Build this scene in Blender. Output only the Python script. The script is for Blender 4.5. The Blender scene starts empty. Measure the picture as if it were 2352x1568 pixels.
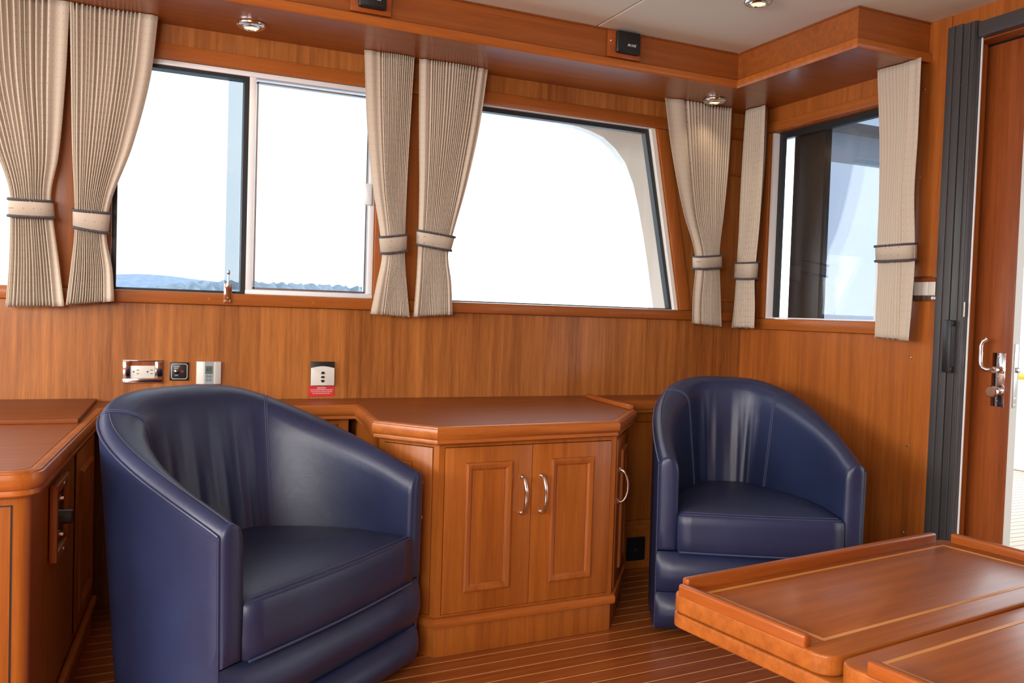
import bpy, bmesh, math, random
import numpy as np
from mathutils import Vector, Matrix

random.seed(7)
PI = math.pi
SC = bpy.context.scene
COL = SC.collection

# ------------------------------------------------------------------ camera
cam_data = bpy.data.cameras.new('camera')
cam_data.sensor_fit = 'HORIZONTAL'
cam_data.sensor_width = 36.0
cam_data.lens = 1977.03 / 2352 * 36.0
cam_data.clip_start = 0.02
cam_data.clip_end = 5000
cam = bpy.data.objects.new('camera', cam_data)
COL.objects.link(cam)
SC.camera = cam


def cam_rot(a, b, c):
    return (Matrix.Rotation(a, 3, 'Z') @ Matrix.Rotation(b, 3, 'X') @ Matrix.Rotation(c, 3, 'Y'))


_R = cam_rot(-0.4281, -0.0331, -0.0325)
_M = Matrix((_R.col[0], _R.col[2], -_R.col[1])).transposed().to_4x4()
_M.translation = Vector((-2.4659, -3.005, 0.9809))
cam.matrix_world = _M

# ------------------------------------------------------------------ world, light, exposure
SC.view_settings.view_transform = 'Standard'
SC.view_settings.look = 'None'
SC.view_settings.gamma = 1.0
SC.view_settings.use_curve_mapping = False
SC.view_settings.exposure = 0.16

world = bpy.data.worlds.new('sky')
SC.world = world
world.use_nodes = True
wn, wl = world.node_tree.nodes, world.node_tree.links
wn.clear()
w_out = wn.new('ShaderNodeOutputWorld')
w_bg = wn.new('ShaderNodeBackground')
w_tc = wn.new('ShaderNodeTexCoord')
w_map = wn.new('ShaderNodeMapping')
w_map.inputs['Scale'].default_value = (1.2, 1.2, 5.0)
w_no = wn.new('ShaderNodeTexNoise')
w_no.inputs['Scale'].default_value = 2.0
w_no.inputs['Detail'].default_value = 5.0
w_mix = wn.new('ShaderNodeMix')
w_mix.data_type = 'RGBA'
w_mix.inputs[6].default_value = (0.80, 0.90, 1.0, 1)
w_mix.inputs[7].default_value = (1.0, 1.0, 1.0, 1)
wl.new(w_tc.outputs['Generated'], w_map.inputs['Vector'])
wl.new(w_map.outputs['Vector'], w_no.inputs['Vector'])
wl.new(w_no.outputs['Fac'], w_mix.inputs[0])
wl.new(w_mix.outputs[2], w_bg.inputs['Color'])
w_bg.inputs['Strength'].default_value = 3.0
wl.new(w_bg.outputs['Background'], w_out.inputs['Surface'])


def area_light(name, loc, rot, sx, sy, power, color=(1, 1, 1)):
    d = bpy.data.lights.new(name, 'AREA')
    d.shape = 'RECTANGLE'
    d.size, d.size_y = sx, sy
    d.energy = power
    d.color = color
    o = bpy.data.objects.new(name, d)
    COL.objects.link(o)
    o.location = loc
    o.rotation_euler = rot
    return o


# area lamps added as daylight fill in unseen windows (openings in wall_front / wall_left)
area_light('daylight_fill_starboard', (-3.75, -3.93, 1.38), (PI / 2 - 0.5, 0, 0), 1.7, 0.72, 76, (1.0, 0.96, 0.90))
area_light('daylight_fill_windshield', (-5.42, -2.0, 1.40), (PI / 2 - 0.45, 0, -PI / 2), 3.0, 0.75, 115, (1.0, 0.96, 0.91))


# ------------------------------------------------------------------ materials
def new_mat(name):
    m = bpy.data.materials.new(name)
    m.use_nodes = True
    nt = m.node_tree
    nt.nodes.clear()
    out = nt.nodes.new('ShaderNodeOutputMaterial')
    bs = nt.nodes.new('ShaderNodeBsdfPrincipled')
    nt.links.new(bs.outputs[0], out.inputs[0])
    return m, nt, bs, out


def plain(name, col, rough=0.5, metal=0.0, coat=0.0, emit=None, estr=0.0, spec=0.5):
    m, nt, bs, out = new_mat(name)
    bs.inputs['Base Color'].default_value = (*col, 1)
    bs.inputs['Roughness'].default_value = rough
    bs.inputs['Metallic'].default_value = metal
    bs.inputs['Coat Weight'].default_value = coat
    bs.inputs['Coat Roughness'].default_value = 0.1
    bs.inputs['Specular IOR Level'].default_value = spec
    no = nt.nodes.new('ShaderNodeTexNoise')
    no.inputs['Scale'].default_value = 60
    bp = nt.nodes.new('ShaderNodeBump')
    bp.inputs['Strength'].default_value = 0.03
    bp.inputs['Distance'].default_value = 0.002
    nt.links.new(no.outputs['Fac'], bp.inputs['Height'])
    nt.links.new(bp.outputs[0], bs.inputs['Normal'])
    if emit:
        bs.inputs['Emission Color'].default_value = (*emit, 1)
        bs.inputs['Emission Strength'].default_value = estr
    return m


def wood(name, dark, light, axis='Z', rough=0.42, coat=0.12, fine=1.5, patch=0.5, seed=0.0, rotz=0.0, spec=0.32):
    """varnished teak / cherry; grain runs along the given object axis"""
    m, nt, bs, out = new_mat(name)
    N, L = nt.nodes, nt.links
    tc = N.new('ShaderNodeTexCoord')
    mp = N.new('ShaderNodeMapping')
    s = {'X': (1.6, 46, 46), 'Y': (46, 1.6, 46), 'Z': (46, 46, 1.6)}[axis]
    mp.inputs['Scale'].default_value = s
    mp.inputs['Location'].default_value = (seed, seed * 1.7, seed * 0.6)
    mp0 = N.new('ShaderNodeMapping')
    mp0.inputs['Rotation'].default_value = (0, 0, rotz)
    L.new(tc.outputs['Object'], mp0.inputs['Vector'])
    L.new(mp0.outputs['Vector'], mp.inputs['Vector'])
    n1 = N.new('ShaderNodeTexNoise')
    n1.inputs['Scale'].default_value = 1.0
    n1.inputs['Detail'].default_value = 7.0
    n1.inputs['Roughness'].default_value = 0.62
    n1.inputs['Distortion'].default_value = 0.12
    L.new(mp.outputs[0], n1.inputs['Vector'])
    mp2 = N.new('ShaderNodeMapping')
    mp2.inputs['Scale'].default_value = tuple(0.42 if v < 2 else 5.0 for v in s)
    mp2.inputs['Location'].default_value = (seed * 2.1, seed, seed)
    L.new(mp0.outputs[0], mp2.inputs['Vector'])
    n2 = N.new('ShaderNodeTexNoise')
    n2.inputs['Scale'].default_value = 1.0
    n2.inputs['Detail'].default_value = 3.0
    L.new(mp2.outputs[0], n2.inputs['Vector'])
    mp3 = N.new('ShaderNodeMapping')
    mp3.inputs['Scale'].default_value = tuple(14 if v < 2 else 420.0 for v in s)
    L.new(mp0.outputs[0], mp3.inputs['Vector'])
    n3 = N.new('ShaderNodeTexNoise')
    n3.inputs['Scale'].default_value = 1.0
    n3.inputs['Detail'].default_value = 2.0
    L.new(mp3.outputs[0], n3.inputs['Vector'])
    a = N.new('ShaderNodeMath'); a.operation = 'MULTIPLY_ADD'
    a.inputs[1].default_value = patch
    L.new(n2.outputs['Fac'], a.inputs[0])
    L.new(n1.outputs['Fac'], a.inputs[2])
    b = N.new('ShaderNodeMath'); b.operation = 'MULTIPLY_ADD'
    b.inputs[1].default_value = 0.28 * fine
    L.new(n3.outputs['Fac'], b.inputs[0])
    L.new(a.outputs[0], b.inputs[2])
    mr = N.new('ShaderNodeMapRange')
    c = 0.5 + 0.5 * patch + 0.14 * fine
    mr.inputs['From Min'].default_value = c - 0.31
    mr.inputs['From Max'].default_value = c + 0.31
    L.new(b.outputs[0], mr.inputs['Value'])
    cr = N.new('ShaderNodeValToRGB')
    cr.color_ramp.elements[0].color = (*dark, 1)
    cr.color_ramp.elements[1].color = (*light, 1)
    L.new(mr.outputs[0], cr.inputs['Fac'])
    L.new(cr.outputs['Color'], bs.inputs['Base Color'])
    bs.inputs['Roughness'].default_value = rough
    bs.inputs['Specular IOR Level'].default_value = spec
    bs.inputs['Coat Weight'].default_value = coat
    bs.inputs['Coat Roughness'].default_value = 0.16
    bp = N.new('ShaderNodeBump')
    bp.inputs['Strength'].default_value = 0.06
    bp.inputs['Distance'].default_value = 0.001
    L.new(b.outputs[0], bp.inputs['Height'])
    L.new(bp.outputs[0], bs.inputs['Normal'])
    return m


W_WALL = wood('veneer_vertical', (0.165, 0.044, 0.007), (0.50, 0.180, 0.040), 'Z', patch=0.75)
W_WALLY = wood('veneer_bulkhead', (0.22, 0.055, 0.008), (0.47, 0.140, 0.023), 'Z', patch=0.6, seed=3.3)
W_TRIMX = wood('trim_wood_lengthwise', (0.25, 0.063, 0.009), (0.46, 0.138, 0.024), 'X', seed=1.1, patch=0.4)
W_TRIMY = wood('trim_wood_athwart', (0.25, 0.063, 0.009), (0.46, 0.138, 0.024), 'Y', seed=1.9, patch=0.4)
W_TRIMZ = wood('trim_wood_upright', (0.25, 0.063, 0.009), (0.46, 0.138, 0.024), 'Z', seed=2.3, patch=0.4)
W_CABZ = wood('cabinet_wood_upright', (0.25, 0.063, 0.008), (0.46, 0.140, 0.020), 'Z', seed=4.1, patch=0.55)
W_CABX = wood('cabinet_wood_lengthwise', (0.25, 0.063, 0.008), (0.46, 0.140, 0.020), 'X', seed=5.7, patch=0.5)
W_TOP = wood('countertop_wood', (0.18, 0.043, 0.008), (0.32, 0.085, 0.017), 'X', rough=0.46, coat=0.12, seed=6.2, patch=0.5)
W_EDGE = wood('edge_wood', (0.30, 0.074, 0.011), (0.53, 0.165, 0.031), 'X', rough=0.36, coat=0.2, seed=7.2, patch=0.5)
W_TABLE = wood('table_wood', (0.23, 0.059, 0.009), (0.45, 0.133, 0.022), 'X', rough=0.36, coat=0.10, seed=8.4, patch=0.5)
W_RAIL = wood('fiddle_wood', (0.22, 0.048, 0.008), (0.43, 0.112, 0.018), 'X', rough=0.33, coat=0.25, seed=9.4, patch=0.5)
W_RAILY = wood('fiddle_wood_cross', (0.22, 0.048, 0.008), (0.43, 0.112, 0.018), 'Y', rough=0.33, coat=0.25, seed=9.9, patch=0.5)
W_INLAY = wood('inlay_wood', (0.58, 0.24, 0.06), (0.74, 0.36, 0.11), 'X', seed=2.0)
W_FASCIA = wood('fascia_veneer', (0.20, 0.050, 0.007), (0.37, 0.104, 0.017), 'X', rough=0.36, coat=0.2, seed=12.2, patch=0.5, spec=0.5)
W_DOOR = wood('door_wood', (0.15, 0.030, 0.006), (0.34, 0.090, 0.018), 'Z', seed=11.4, patch=0.7)

M_CHROME = plain('chrome', (0.82, 0.82, 0.83), 0.09, 1.0)
M_STEEL = plain('brushed_steel', (0.62, 0.62, 0.63), 0.28, 1.0)
M_ALU = plain('white_aluminium', (0.86, 0.88, 0.90), 0.35, 0.0, 0.2)
M_BLACK = plain('black_plastic', (0.012, 0.012, 0.014), 0.4)
M_GASKET = plain('black_rubber', (0.014, 0.015, 0.018), 0.45)
M_GREY = plain('dark_grey_aluminium', (0.055, 0.053, 0.056), 0.42)
M_GREYD = plain('shadow_groove_black', (0.010, 0.010, 0.011), 0.5)
M_WHITE = plain('white_plastic', (0.70, 0.69, 0.64), 0.35)
M_THERMO = plain('thermostat_white', (0.66, 0.66, 0.62), 0.4)
M_THGREY = plain('thermostat_grey', (0.30, 0.33, 0.37), 0.4)
M_LCD = plain('lcd_green', (0.10, 0.15, 0.12), 0.25)
M_INK = plain('dark_ink', (0.02, 0.03, 0.03), 0.5)
M_RED = plain('red_label', (0.62, 0.035, 0.035), 0.4)
M_REDLED = plain('red_lens', (0.25, 0.03, 0.02), 0.2)
M_PAINT = plain('white_lettering', (0.8, 0.8, 0.8), 0.5)
M_VINYL = plain('ceiling_vinyl', (0.74, 0.73, 0.63), 0.65)
M_GEL = plain('white_gelcoat', (0.86, 0.86, 0.81), 0.3, 0, 0.2)
M_BULB = plain('warm_lamp_lens', (1, 0.85, 0.55), 0.4, emit=(1.0, 0.78, 0.42), estr=1.25)
M_DKBROWN = plain('painted_shade_brown', (0.022, 0.014, 0.011), 0.35)  # door stile's shade and glass reflection put into the colour; top rail shares it
M_YEL = plain('yellow_rope', (0.80, 0.52, 0.06), 0.6)


def glass(name, tint, refl=1.0):
    m, nt, bs, out = new_mat(name)
    N, L = nt.nodes, nt.links
    N.remove(bs)
    t = N.new('ShaderNodeBsdfTransparent')
    t.inputs[0].default_value = (*tint, 1)
    g = N.new('ShaderNodeBsdfGlossy')
    g.inputs['Roughness'].default_value = 0.0
    g.inputs['Color'].default_value = (refl, refl, refl, 1)
    # thin pane: the same reflectance from both sides (no total internal reflection at the exit face)
    fr = N.new('ShaderNodeFresnel')
    ge = N.new('ShaderNodeNewGeometry')
    mr = N.new('ShaderNodeMapRange')
    mr.inputs['To Min'].default_value = 1.5
    mr.inputs['To Max'].default_value = 1 / 1.5
    L.new(ge.outputs['Backfacing'], mr.inputs['Value'])
    L.new(mr.outputs[0], fr.inputs['IOR'])
    mx = N.new('ShaderNodeMixShader')
    L.new(fr.outputs[0], mx.inputs[0])
    L.new(t.outputs[0], mx.inputs[1])
    L.new(g.outputs[0], mx.inputs[2])
    L.new(mx.outputs[0], out.inputs[0])
    return m


G_CLEAR = glass('clear_glass', (0.985, 0.99, 0.99))
G_SHADE = glass('light_tint_glass', (0.705, 0.735, 0.75))
G_DARK = glass('smoked_glass', (0.42, 0.465, 0.53))


def leather():
    m, nt, bs, out = new_mat('navy_leather')
    N, L = nt.nodes, nt.links
    tc = N.new('ShaderNodeTexCoord')
    n = N.new('ShaderNodeTexNoise')
    n.inputs['Scale'].default_value = 6
    n.inputs['Detail'].default_value = 4
    L.new(tc.outputs['Object'], n.inputs['Vector'])
    cr = N.new('ShaderNodeValToRGB')
    cr.color_ramp.elements[0].position = 0.3
    cr.color_ramp.elements[1].position = 0.7
    cr.color_ramp.elements[0].color = (0.0138, 0.0215, 0.067, 1)
    cr.color_ramp.elements[1].color = (0.0190, 0.0305, 0.089, 1)
    L.new(n.outputs['Fac'], cr.inputs['Fac'])
    L.new(cr.outputs[0], bs.inputs['Base Color'])
    bs.inputs['Roughness'].default_value = 0.40
    bs.inputs['Specular IOR Level'].default_value = 0.55
    v = N.new('ShaderNodeTexVoronoi')
    v.inputs['Scale'].default_value = 420
    n2 = N.new('ShaderNodeTexNoise')
    n2.inputs['Scale'].default_value = 18
    L.new(tc.outputs['Object'], v.inputs['Vector'])
    L.new(tc.outputs['Object'], n2.inputs['Vector'])
    b1 = N.new('ShaderNodeBump')
    b1.inputs['Strength'].default_value = 0.10
    b1.inputs['Distance'].default_value = 0.001
    L.new(v.outputs['Distance'], b1.inputs['Height'])
    b2 = N.new('ShaderNodeBump')
    b2.inputs['Strength'].default_value = 0.12
    b2.inputs['Distance'].default_value = 0.006
    L.new(n2.outputs['Fac'], b2.inputs['Height'])
    L.new(b1.outputs[0], b2.inputs['Normal'])
    L.new(b2.outputs[0], bs.inputs['Normal'])
    return m


M_LEATHER = leather()
M_STITCH = plain('blue_thread', (0.05, 0.062, 0.14), 0.6)


def fabric():
    m, nt, bs, out = new_mat('curtain_fabric')
    N, L = nt.nodes, nt.links
    uv = N.new('ShaderNodeUVMap')
    mp = N.new('ShaderNodeMapping')
    mp.inputs['Scale'].default_value = (30, 30, 1)
    L.new(uv.outputs[0], mp.inputs['Vector'])
    v = N.new('ShaderNodeTexVoronoi')
    v.voronoi_dimensions = '2D'
    v.inputs['Scale'].default_value = 1.4
    v.inputs['Randomness'].default_value = 0.15
    L.new(mp.outputs[0], v.inputs['Vector'])
    lt = N.new('ShaderNodeMath'); lt.operation = 'LESS_THAN'
    lt.inputs[1].default_value = 0.075
    L.new(v.outputs['Distance'], lt.inputs[0])
    mx = N.new('ShaderNodeMix'); mx.data_type = 'RGBA'
    mx.inputs[6].default_value = (0.62, 0.535, 0.43, 1)
    mx.inputs[7].default_value = (0.33, 0.27, 0.22, 1)
    L.new(lt.outputs[0], mx.inputs[0])
    L.new(mx.outputs[2], bs.inputs['Base Color'])
    bs.inputs['Roughness'].default_value = 0.75
    bs.inputs['Sheen Weight'].default_value = 0.15
    tr = N.new('ShaderNodeBsdfTranslucent')
    tr.inputs[0].default_value = (0.62, 0.535, 0.43, 1)
    ms = N.new('ShaderNodeMixShader')
    ms.inputs[0].default_value = 0.12
    L.new(bs.outputs[0], ms.inputs[1])
    L.new(tr.outputs[0], ms.inputs[2])
    L.new(ms.outputs[0], out.inputs[0])
    n = N.new('ShaderNodeTexNoise')
    n.inputs['Scale'].default_value = 500
    bp = N.new('ShaderNodeBump')
    bp.inputs['Strength'].default_value = 0.08
    L.new(n.outputs['Fac'], bp.inputs['Height'])
    L.new(bp.outputs[0], bs.inputs['Normal'])
    return m


M_FABRIC = fabric()
M_CORD = plain('plum_grey_cord', (0.085, 0.07, 0.085), 0.6)
M_CORD2 = plain('pale_cord', (0.30, 0.26, 0.26), 0.6)


def floor_mat():
    m, nt, bs, out = new_mat('teak_and_holly')
    N, L = nt.nodes, nt.links
    tc = N.new('ShaderNodeTexCoord')
    rot = N.new('ShaderNodeMapping')
    rot.inputs['Rotation'].default_value = (0, 0, -math.radians(3.2))
    L.new(tc.outputs['Object'], rot.inputs['Vector'])
    sx = N.new('ShaderNodeSeparateXYZ')
    L.new(rot.outputs[0], sx.inputs[0])
    a = N.new('ShaderNodeMath'); a.operation = 'ADD'
    a.inputs[1].default_value = 10.0 * 0.0565 + 0.684 + 0.0017
    L.new(sx.outputs['Y'], a.inputs[0])
    md = N.new('ShaderNodeMath'); md.operation = 'MODULO'
    md.inputs[1].default_value = 0.0565
    ad = N.new('ShaderNodeMath'); ad.operation = 'ADD'; ad.inputs[1].default_value = 5.65
    L.new(a.outputs[0], ad.inputs[0])
    L.new(ad.outputs[0], md.inputs[0])
    lt = N.new('ShaderNodeMath'); lt.operation = 'LESS_THAN'
    lt.inputs[1].default_value = 0.0038
    L.new(md.outputs[0], lt.inputs[0])
    mp = N.new('ShaderNodeMapping')
    mp.inputs['Scale'].default_value = (2, 60, 1)
    L.new(rot.outputs[0], mp.inputs['Vector'])
    n = N.new('ShaderNodeTexNoise')
    n.inputs['Scale'].default_value = 1
    n.inputs['Detail'].default_value = 6
    L.new(mp.outputs[0], n.inputs['Vector'])
    cr = N.new('ShaderNodeValToRGB')
    cr.color_ramp.elements[0].position = 0.25
    cr.color_ramp.elements[1].position = 0.75
    cr.color_ramp.elements[0].color = (0.21, 0.050, 0.012, 1)
    cr.color_ramp.elements[1].color = (0.40, 0.115, 0.026, 1)
    L.new(n.outputs['Fac'], cr.inputs['Fac'])
    mx = N.new('ShaderNodeMix'); mx.data_type = 'RGBA'
    mx.inputs[7].default_value = (0.80, 0.46, 0.17, 1)
    L.new(lt.outputs[0], mx.inputs[0])
    L.new(cr.outputs[0], mx.inputs[6])
    L.new(mx.outputs[2], bs.inputs['Base Color'])
    bs.inputs['Roughness'].default_value = 0.28
    bs.inputs['Coat Weight'].default_value = 0.3
    bs.inputs['Coat Roughness'].default_value = 0.15
    return m


def deck_mat():
    m, nt, bs, out = new_mat('bleached_teak_deck')
    N, L = nt.nodes, nt.links
    tc = N.new('ShaderNodeTexCoord')
    w = N.new('ShaderNodeSeparateXYZ')
    L.new(tc.outputs['Object'], w.inputs[0])
    a = N.new('ShaderNodeMath'); a.operation = 'ADD'; a.inputs[1].default_value = 20
    L.new(w.outputs['Y'], a.inputs[0])
    md = N.new('ShaderNodeMath'); md.operation = 'MODULO'; md.inputs[1].default_value = 0.055
    L.new(a.outputs[0], md.inputs[0])
    lt = N.new('ShaderNodeMath'); lt.operation = 'LESS_THAN'; lt.inputs[1].default_value = 0.006
    L.new(md.outputs[0], lt.inputs[0])
    mx = N.new('ShaderNodeMix'); mx.data_type = 'RGBA'
    mx.inputs[6].default_value = (0.62, 0.52, 0.42, 1)
    mx.inputs[7].default_value = (0.16, 0.14, 0.12, 1)
    L.new(lt.outputs[0], mx.inputs[0])
    L.new(mx.outputs[2], bs.inputs['Base Color'])
    bs.inputs['Roughness'].default_value = 0.7
    return m


def sea_mat():
    m, nt, bs, out = new_mat('sea_water')
    N, L = nt.nodes, nt.links
    bs.inputs['Base Color'].default_value = (0.30, 0.42, 0.52, 1)
    bs.inputs['Roughness'].default_value = 0.15
    n = N.new('ShaderNodeTexNoise')
    n.inputs['Scale'].default_value = 0.6
    n.inputs['Detail'].default_value = 5
    tc = N.new('ShaderNodeTexCoord')
    L.new(tc.outputs['Object'], n.inputs['Vector'])
    bp = N.new('ShaderNodeBump')
    bp.inputs['Strength'].default_value = 0.5
    L.new(n.outputs['Fac'], bp.inputs['Height'])
    L.new(bp.outputs[0], bs.inputs['Normal'])
    return m


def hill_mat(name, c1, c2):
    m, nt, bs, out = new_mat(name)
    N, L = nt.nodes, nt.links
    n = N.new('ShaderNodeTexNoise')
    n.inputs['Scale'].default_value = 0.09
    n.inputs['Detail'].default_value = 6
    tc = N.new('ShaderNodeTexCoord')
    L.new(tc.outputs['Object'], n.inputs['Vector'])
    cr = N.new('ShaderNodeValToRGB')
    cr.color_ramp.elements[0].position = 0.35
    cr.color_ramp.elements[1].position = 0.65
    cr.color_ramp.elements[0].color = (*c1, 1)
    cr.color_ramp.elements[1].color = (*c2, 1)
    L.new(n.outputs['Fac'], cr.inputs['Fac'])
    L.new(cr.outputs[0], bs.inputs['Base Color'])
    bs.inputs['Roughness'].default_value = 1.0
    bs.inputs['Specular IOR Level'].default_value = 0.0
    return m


M_FLOOR = floor_mat()
M_DECK = deck_mat()
M_SEA = sea_mat()
M_HILL = hill_mat('hazy_blue_hills', (0.29, 0.39, 0.56), (0.38, 0.47, 0.62))  # distance haze put into the diffuse blue of the hills
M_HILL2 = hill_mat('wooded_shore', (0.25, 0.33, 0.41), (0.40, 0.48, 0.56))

# ------------------------------------------------------------------ object helpers


def root_empty(name, loc, label, cat, group=None, rotz=0.0):
    o = bpy.data.objects.new(name, None)
    COL.objects.link(o)
    o.empty_display_size = 0.1
    o.location = loc
    o.rotation_euler = (0, 0, rotz)
    o['label'] = label
    o['category'] = cat
    if group:
        o['group'] = group
    return o


def local_matrix(o):
    """world matrix of an object built from location + z rotation and its parents (no depsgraph needed)"""
    m = Matrix.Translation(o.location) @ Matrix.Rotation(o.rotation_euler[2], 4, 'Z')
    return local_matrix(o.parent) @ m if o.parent else m


def obj(name, bm, mat, parent=None, smooth=False, world_coords=True, label=None):
    """one mesh object; verts come in world coordinates and are stored relative to the parent"""
    bmesh.ops.recalc_face_normals(bm, faces=bm.faces[:])
    me = bpy.data.meshes.new(name)
    if parent is not None and world_coords:
        bm.transform(local_matrix(parent).inverted())
    bm.to_mesh(me)
    bm.free()
    if smooth:
        me.polygons.foreach_set('use_smooth', [True] * len(me.polygons))
        if smooth != 'all':
            me.set_sharp_from_angle(angle=math.radians(38))
    me.materials.append(mat)
    o = bpy.data.objects.new(name, me)
    COL.objects.link(o)
    if parent is not None:
        o.parent = parent
    if label:
        o['label'] = label
    return o


def tag(o, label, cat, group=None, kind=None):
    o['label'] = label
    o['category'] = cat
    if group:
        o['group'] = group
    if kind:
        o['kind'] = kind
    return o


def struct(name, bm, mat, label=None, smooth=False):
    o = obj(name, bm, mat, None, smooth)
    o['kind'] = 'structure'
    if label:
        o['label'] = label
    return o


def sroot(name, loc, label=None):
    o = bpy.data.objects.new(name, None)
    COL.objects.link(o)
    o.location = loc
    o['kind'] = 'structure'
    if label:
        o['label'] = label
    return o


def BM():
    return bmesh.new()


def bevel_all(bm, geom_edges, w, seg=2):
    bmesh.ops.bevel(bm, geom=geom_edges, offset=w, segments=seg, profile=0.5, affect='EDGES', clamp_overlap=True)


def box(bm, x0, x1, y0, y1, z0, z1, bev=0.0, M=None, seg=2):
    t = bmesh.new()
    vs = [t.verts.new((x, y, z)) for x in (x0, x1) for y in (y0, y1) for z in (z0, z1)]
    for f in ((0, 1, 3, 2), (4, 6, 7, 5), (0, 4, 5, 1), (2, 3, 7, 6), (0, 2, 6, 4), (1, 5, 7, 3)):
        t.faces.new([vs[i] for i in f])
    if bev > 0:
        bevel_all(t, t.edges[:], bev, seg)
    if M is not None:
        t.transform(M)
    merge(bm, t)
    return bm


def merge(bm, t):
    me = bpy.data.meshes.new('tmp')
    bmesh.ops.recalc_face_normals(t, faces=t.faces[:])
    t.to_mesh(me)
    t.free()
    bm.from_mesh(me)
    bpy.data.meshes.remove(me)


def prism(bm, poly, z0, z1, bev=0.0, M=None, seg=2):
    """poly: list of (x, y); extruded along z"""
    t = bmesh.new()
    a = [t.verts.new((p[0], p[1], z0)) for p in poly]
    b = [t.verts.new((p[0], p[1], z1)) for p in poly]
    t.faces.new(a[::-1])
    t.faces.new(b)
    n = len(poly)
    for i in range(n):
        t.faces.new((a[i], a[(i + 1) % n], b[(i + 1) % n], b[i]))
    if bev > 0:
        bmesh.ops.recalc_face_normals(t, faces=t.faces[:])
        bevel_all(t, t.edges[:], bev, seg)
    if M is not None:
        t.transform(M)
    merge(bm, t)
    return bm


def tube(bm, pts, r, seg=8, closed=False, rfun=None):
    t = bmesh.new()
    P = [Vector(p) for p in pts]
    n = len(P)
    rings = []
    up = Vector((0, 0, 1))
    prev = None
    for i, p in enumerate(P):
        a = P[(i - 1) % n] if (closed or i > 0) else P[i]
        b = P[(i + 1) % n] if (closed or i < n - 1) else P[i]
        d = (b - a).normalized()
        if prev is None:
            u = d.cross(up)
            if u.length < 1e-3:
                u = d.cross(Vector((1, 0, 0)))
            u.normalize()
        else:
            u = prev - d * prev.dot(d)
            u.normalize()
        prev = u
        v = d.cross(u)
        rr = rfun(i / (n - 1)) if rfun else r
        rings.append([t.verts.new(p + (u * math.cos(2 * PI * k / seg) + v * math.sin(2 * PI * k / seg)) * rr) for k in range(seg)])
    m = n if closed else n - 1
    for i in range(m):
        A, B = rings[i], rings[(i + 1) % n]
        for k in range(seg):
            t.faces.new((A[k], A[(k + 1) % seg], B[(k + 1) % seg], B[k]))
    if not closed:
        t.faces.new(rings[0][::-1])
        t.faces.new(rings[-1])
    merge(bm, t)
    return bm


def lathe(bm, prof, M=None, seg=24):
    """prof: list of (r, h) about z"""
    t = bmesh.new()
    rings = []
    for r, h in prof:
        if r < 1e-6:
            rings.append([t.verts.new((0, 0, h))])
        else:
            rings.append([t.verts.new((r * math.cos(2 * PI * k / seg), r * math.sin(2 * PI * k / seg), h)) for k in range(seg)])
    for A, B in zip(rings, rings[1:]):
        if len(A) == 1 and len(B) == 1:
            continue
        for k in range(seg):
            k2 = (k + 1) % seg
            if len(A) == 1:
                t.faces.new((A[0], B[k2], B[k]))
            elif len(B) == 1:
                t.faces.new((A[k], A[k2], B[0]))
            else:
                t.faces.new((A[k], A[k2], B[k2], B[k]))
    if M is not None:
        t.transform(M)
    merge(bm, t)
    return bm


def frame_mat(origin, t, n):
    """local (s, d, z) -> world: s along t, d along n (horizontal), z up"""
    t = Vector((t[0], t[1], 0)).normalized()
    n = Vector((n[0], n[1], 0)).normalized()
    M = Matrix((t, n, Vector((0, 0, 1)))).transposed().to_4x4()
    M.translation = Vector(origin)
    return M


def text_bm(s, size, M, align='CENTER', depth=0.0004, xs=1.0, shear=0.0):
    """flat lettering lying in the (x, z) plane of M's frame, facing -y"""
    cu = bpy.data.curves.new('lettering', 'FONT')
    cu.body = s
    cu.size = size
    cu.align_x = align
    cu.align_y = 'CENTER'
    cu.extrude = depth
    cu.shear = shear
    cu.resolution_u = 2
    o = bpy.data.objects.new('tmp_text', cu)
    COL.objects.link(o)
    dg = bpy.context.evaluated_depsgraph_get()
    me = bpy.data.meshes.new_from_object(o.evaluated_get(dg))
    bm = bmesh.new()
    bm.from_mesh(me)
    bpy.data.objects.remove(o)
    bpy.data.curves.remove(cu)
    bpy.data.meshes.remove(me)
    bm.transform(Matrix.Scale(xs, 4, (1, 0, 0)))
    bm.transform(M @ Matrix.Rotation(PI / 2, 4, 'X'))
    return bm


def offset_loop(poly, w, inset):
    """inward offset of a closed CCW polygon; w[i] weights the edge i -> i+1"""
    n = len(poly)
    out = []
    for i in range(n):
        p0, p1, p2 = Vector(poly[i - 1]), Vector(poly[i]), Vector(poly[(i + 1) % n])
        d0 = (p1 - p0).normalized()
        d1 = (p2 - p1).normalized()
        n0 = Vector((-d0.y, d0.x))
        n1 = Vector((-d1.y, d1.x))
        a, b = w[i - 1] * inset, w[i] * inset
        det = n0.x * n1.y - n0.y * n1.x
        if abs(det) < 1e-4:
            q = p1 + n0 * max(a, b)
        else:
            q = p1 + Vector(((a * n1.y - b * n0.y) / det, (b * n0.x - a * n1.x) / det))
        out.append((q.x, q.y))
    return out


def loft(bm, loops, cap0=True, cap1=True, closed_loop=True):
    t = bmesh.new()
    V = [[t.verts.new(p) for p in L] for L in loops]
    for A, B in zip(V, V[1:]):
        n = len(A)
        for i in range(n if closed_loop else n - 1):
            j = (i + 1) % n
            t.faces.new((A[i], A[j], B[j], B[i]))
    if cap0:
        t.faces.new(V[0][::-1])
    if cap1:
        t.faces.new(V[-1])
    merge(bm, t)
    return bm


# ------------------------------------------------------------------ room shell
XL, YF = -5.5, -4.0            # forward end and starboard side, behind the camera
ZC = 1.999                     # ceiling

bm = BM(); box(bm, XL - .06, 0.06, YF - .06, 0.06, -0.04, 0.0)
struct('floor', bm, M_FLOOR, 'varnished dark teak floor with thin pale stripes')

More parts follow.
